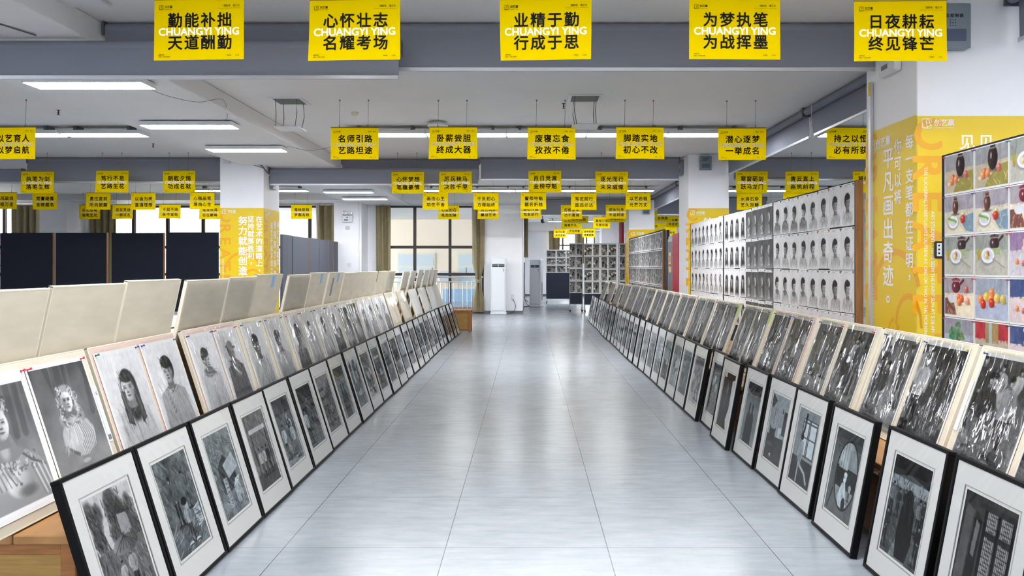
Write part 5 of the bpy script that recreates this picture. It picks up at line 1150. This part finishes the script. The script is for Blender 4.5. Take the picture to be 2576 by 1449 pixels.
# ------------------------------------------------------------------ tall display panels
def display(loc, rotz, w, z0, z1, label, group, m=FELT, edges=(True, True), legs=True, th=.06):
    t = thing('display_panel', label, 'display panel', loc, (0, 0, rotz), group)
    MB().box(-w/2, w/2, 0, th, z0, z1).build('felt_board', m, t)
    for s, on in zip((-1, 1), edges):
        if on: MB().bbox(*sorted((s*(w/2-.001), s*(w/2+.018))), -.004, th+.004, z0-.01, z1+.004, .003).build('wood_edge', WOODE, t)
    if legs:
        for x in (-w/2+.06, w/2-.06):
            MB().bbox(x-.025, x+.025, .01, .05, 0, z0, .003).bbox(x-.03, x+.03, -.18, th+.18, 0, .03, .004).build('foot', WOODE, t)
    return t
def sheet_obj(key, mkf, R, org, u, z, w, h, name, label, cat, group, hdr=True, m=1, pins=None, eps=.004):
    """a paper sheet pinned flat on an upright panel"""
    p = org + R @ Vector((u, -eps, z)); e = R.to_euler()
    t = thing(name, label, cat, p, e, group)
    kk = ('sheet', round(w, 3), round(h, 3), hdr)
    if kk not in PM:
        s = MB(); s.box(-w/2, w/2, 0, .001, 0, h, 0)
        if hdr:
            for q in range(2): s.box(-w*.28, w*.2-.06*q, -.0006, 0, h-.014-.01*q, h-.011-.01*q, 1)
            s.box(w*.38, w*.46, -.0006, 0, h-.028, h-.008, 1); s.box(-w*.45, w*.48, -.0006, 0, h-.033, h-.032, 1)
        PM[kk] = s.mesh('paper', [mat('pale_paper', rgb(238, 239, 240), .7), mat('grey_print', rgb(120, 122, 130), .7)])
    obj('paper', PM[kk], t)
    if key not in PM: PM[key] = mkf()
    o = obj('drawing', PM[key], t); o.location = (0, -.0012, h*.012 if hdr else (h*.05))
    if pins:
        for px in (-w/2+.01, w/2-.01): MB().lathe((px, -.008, h-.012), [(.005, .006), (.003, .004), (.003, -.002), (.005, -.006)], 8, 0, 'y').build('push_pin', pins, t)
    return t
FEM = ['long haired woman', 'man with a parted fringe', 'short haired man']
GROUPS = [  # four columns each, counted from the near end; one subject per row
    [('short haired man in a shirt', 'short', 1), ('broad faced man in a shirt', 'short', 1), ('young man in a shirt', 'short', 1), ('crew cut man', 'short', 1)],
    [('woman in a turtleneck', 'bangs', -1), ('man in a work shirt', 'short', -1), ('woman in a knitted collar', 'short', 1), ('dark haired man', 'short', 1)],
    [('plaster head', 'st', 1), ('plaster bust', 'st', -1), ('plaster torso bust', 'st', 1), ('plaster bust low down', 'st', -1)],
    [('long haired woman', 'long', -1)]*4,
    [('man with shaved temples', 'short', 1), ('man with round face', 'short', -1), ('old man', 'bald', 1), ('young man seen low down', 'short', 1)],
    [('man in a dark jacket', 'short', 1), ('man in a white shirt', 'short', 1), ('youth in a plain shirt', 'short', -1), ('dark haired youth low down', 'short', 1)]]
RR = Matrix.Rotation(-PI/2, 3, 'Z')
for i, (a, b_) in enumerate(((6.72, 8.96), (8.965, 11.24), (11.25, 13.56))):
    display((2.985, (a+b_)/2, 0), -PI/2, b_-a, .3, 2.235-.005*i, f'tall display panel full of portrait drawings, {nth(i)} from the big pillar', 'portrait display panels', FELT, (False, i == 0))
for g in range(6):
    for r_ in range(4):
        nm, hair, dr = GROUPS[g][r_]
        for cidx in range(4):
            col = g*4+cidx; d = 6.735+.2775*col+.14+(.03 if col > 7 else 0)+(.07 if col > 15 else 0); z = 2.225-.403*(r_+1)+.005+RNG.uniform(-.005, .005)
            v = cidx % 2; key = ('port', g, r_, v); sd = 900+g*20+r_*4+v
            if hair == 'st': fn = (lambda c, dr=dr, r_=r_: art_statue(c, dr, 2 if r_ != 3 else 0, .36))
            else: fn = (lambda c, hair=hair, dr=dr, sd=sd, nm=nm, v=v: art_portrait(c, hair, dr, .95, .62+.08*(sd % 3), .13+.03*(sd % 2), .5+.02*v, .25, glasses=('turtleneck' in nm and v == 1), shirt=(.5 if ('dark' in nm or 'turtle' in nm) else .84), scarf=('knit' in nm or 'turtle' in nm)))
            sheet_obj(key, mk(fn, 76 if g < 2 else 60 if g < 3 else 40, sd, .95, (.97, .97, .98), .272, .355), RR, Vector((2.985, d, z)), 0, 0, .277, .396, 'portrait_sheet',
                      f'portrait of a {nm}, {["top", "second", "third", "fourth"][r_]} row, {nth(col)} from the big pillar', 'drawing', 'portrait sheets on the right display wall', True, pins=[None, PINB, PINR, DARKP][RNG.randrange(4)] if g < 3 else None)
# colour still lifes beside the camera
display((2.985, 4.58, 0), -PI/2, 1.48, .3, 2.25, 'display panel of colour still life paintings at the right edge', 'painting display panels', FELT, (False, True))
SUB = ['dark jar and apples', 'small jar, greens and tomato', 'pot, bowl and spring onions', 'maroon pot and peppers', 'heap of pears', 'broccoli and lemons', 'red cloth with fruit bowl', 'flowers in a vase', 'purple cloth and carrots']
PLAN = [[0, 0, 2, 5], [1, 1, 3, 0], [2, 2, 8, 4], [3, 4, 7, 6], [5, 6, 7, 1], [6, 3, 4, 2]]
for r_ in range(6):
    for cidx in range(4):
        kx = PLAN[r_][cidx]; d = 5.28-.355*cidx-.1775; z = 2.24-.286*(r_+1)
        c0_ = lambda kx=kx, r_=r_, cidx=cidx: (lambda c: (still_life(c, kx), c.mesh('painting', .335, .262))[1])(Cv(.335, .262, 110 if r_ < 5 else 60, .8, 1200+10*r_+cidx))
        sheet_obj(('still', r_, cidx), c0_, RR, Vector((2.985, d, z)), 0, 0, .352, .283, 'still_life_painting', f'still life of {SUB[kx]}, {["top", "second", "third", "fourth", "fifth", "sixth"][r_]} row, {nth(cidx)} column from yellow pillar', 'painting', 'still life paintings on the right panel', False, pins=[PINR, PINB, PINT, PINR][(r_+cidx) % 4])
# second display wall between the middle and the last pillar
for i, (a, b_) in enumerate(((16.33, 18.135), (18.14, 19.935), (19.94, 21.78))):
    display((2.985, (a+b_)/2, 0), -PI/2, b_-a, .3, 2.27, f'far display panel full of dark crowd drawings, {nth(i)} from the red board', 'far crowd drawing panels', FELT, (False, i == 0))
for r_ in range(4):
    for col in range(18):
        d = 16.345+.2985*col+.15+(.0 if col<6 else .012 if col < 12 else .018); z = 2.25-.41*(r_+1); v = (col*3+r_) % 8
        sheet_obj(('farcrowd', v), mk(lambda c, v=v: art_crowd(c, 7, .42+.05*(v % 4), v % 2, .25, 1.0), 30, 1500+v, .5, NEUT, .262, .36), RR, Vector((2.985, d, z)), 0, 0, .28, .395, 'crowd_sheet',
                  f'dark crowd drawing on the far display, {["top", "second", "third", "fourth"][r_]} row, {nth(col)} sheet from the red board', 'drawing', 'crowd drawings on the far display wall', False)
# red board, grey cabinet and dark panel in the gap
t = thing('red_board', 'tall crimson board standing beside the white middle pillar', 'board', (3.0, 14.72, 0)); MB().bbox(0, .05, 0, .62, 0, 2.12, .004).build('panel', RED, t)
t = thing('grey_cabinet', 'grey metal cabinet with a red and yellow notice on its door', 'cabinet', (3.05, 15.44, 0))
GM = mat('grey_metal', rgb(186, 190, 198), .4); MB().bbox(0, .45, 0, .58, 0, 2.1, .006).build('carcass', GM, t)
dr = MB().bbox(-.02, -.002, .03, .55, .5, 2.04, .004).build('door', GM, t); MB().box(-.024, -.02, .08, .5, .6, 1.98).build('door_panel', mat('dull_grey_glass', rgb(122, 128, 138), .25), dr)
nt_ = MB(); nt_.box(-.028, -.024, .16, .4, 1.32, 1.75, 0); nt_.box(-.0285, -.028, .16, .4, 1.45, 1.5, 1)
for k in range(6): nt_.box(-.0285, -.028, .2+.03*k, .215+.03*k, 1.54, 1.68, 1)
nt_.build('notice', [mat('cream_notice', rgb(240, 220, 170), .6), mat('red_print', rgb(190, 60, 40), .6)], dr); MB().bbox(-.02, -.002, .03, .55, .08, .46, .004).build('lower_door', GM, t)
display((3.02, 16.17, 0), -PI/2, .26, .05, 2.25, 'narrow black panel edge between grey cabinet and far display', 'portrait display panels', DARKP, (False, False), False)
# felt panels at the left
for i, (x0, x1) in enumerate(((-2, 134), (138, 269), (279, 412), (417, 550))):
    a, b_ = ((x0-VX)*17.2/F, (x1-VX)*17.2/F)
    display(((a+b_)/2, 17.2, 0), 0, b_-a-.03, .4, 2.235+.012*(i == 3), f'black felt display panel, {nth(i)} from the left edge', 'black felt panels at left', FELT, (False, i < 3))
display(((-68-VX)*17.2/F, 17.2, 0), 0, 1.12, .4, 2.235, 'black felt display panel cut by the left edge of the view', 'black felt panels at left', FELT, (False, True))
for i, (a, b_) in enumerate(((16.9, 17.6), (17.63, 18.9), (18.92, 19.85), (19.88, 20.8), (20.83, 21.3), (21.33, 21.85))):
    display((-5.62, (a+b_)/2, 0), PI/2, b_-a-.03, .4, 2.19-.01*(i % 2), f'grey felt panel in line behind the left pillar, {nth(i)} from the pillar', 'grey felt panels behind the left pillar', FELTG, (False, i in (1, 3, 4)))
# wheeled picture boards at the end of the aisle
def rolling(loc, w, z0, z1, label):
    t = thing('rolling_board', label, 'display board', loc, group='rolling boards with crowd pictures')
    MB().box(-w/2, w/2, 0, .03, z0, z1).build('felt_board', FELT, t)
    MB().bbox(-w/2-.015, w/2+.015, -.004, .034, z1, z1+.015, .002).bbox(-w/2-.015, w/2+.015, -.004, .034, z0-.015, z0, .002).build('edge_trim', ALU, t)
    for x in (-w/2+.02, w/2-.02):
        lg = MB().tube([(x, .015, z0+.35), (x, .015, .1)], .016).tube([(x, .015, z0), (x, -.22, .07)], .014).tube([(x, .015, z0), (x, .25, .07)], .014).tube([(x, -.22, .07), (x, .25, .07)], .014).build('leg_frame', ALU, t, True)
        for y in (-.22, .25): MB().lathe((x, y, .035), [(.034, -.012), (.035, 0), (.034, .012)], 14, 0, 'x').box(x-.018, x+.018, y-.02, y+.02, .04, .075).build('caster', DARKP, lg)
    return t
RF = Matrix.Identity(3)
def fill(loc, w, ztop, cols, rows, pw, ph, names, base, land=False):
    for r_ in range(rows):
        for cc in range(cols):
            u = -w/2+(cc+.5)*w/cols; v = (r_*3+cc*2+base) % 6
            sheet_obj(('roll', land, v), mk(lambda c, v=v: art_crowd(c, 9, .36 if land else .46, 0, .1, 1.25 if land else 1.1), 36, 1700+v, .5, (.98, .98, .95), pw*.92, ph*.9), RF, Vector(loc), u, ztop-(r_+1)*(ph+.012), pw, ph, 'picture_sheet',
                      f'group picture on {names}, {["top", "second", "third", "bottom"][r_]} row, {nth(cc)} from left', 'picture', 'pictures on the rolling boards', False)
for (px0, px1, d, yt, zb, lab, cols, rows, pw, ph, land) in ((1373, 1450, 29.3, 629, .12, 'the farthest rolling board', 3, 3, .4, .29, True), (1431, 1467, 23.6, 612.5, .2, 'the narrow rolling board', 2, 4, .225, .385, False), (1468, 1552, 23.3, 613, .2, 'the wide rolling board', 4, 4, .255, .385, False), (1554.5, 1600, 23.5, 613, .2, 'the rolling board behind last pillar', 2, 4, .27, .385, False)):
    x0, x1 = (px0-VX)*d/F, (px1-VX)*d/F; zt = H-(yt-VY)*d/F
    rolling(((x0+x1)/2, d, 0), x1-x0-.03, zb+.05, zt, f'dark {lab[4:]} of group pictures at the end of aisle')
    fill(((x0+x1)/2, d, 0), x1-x0-.03, zt+.006, cols, rows, min(pw, (x1-x0-.05)/cols), ph, lab, int(px0), land)
bpy.data.objects.remove(_to)
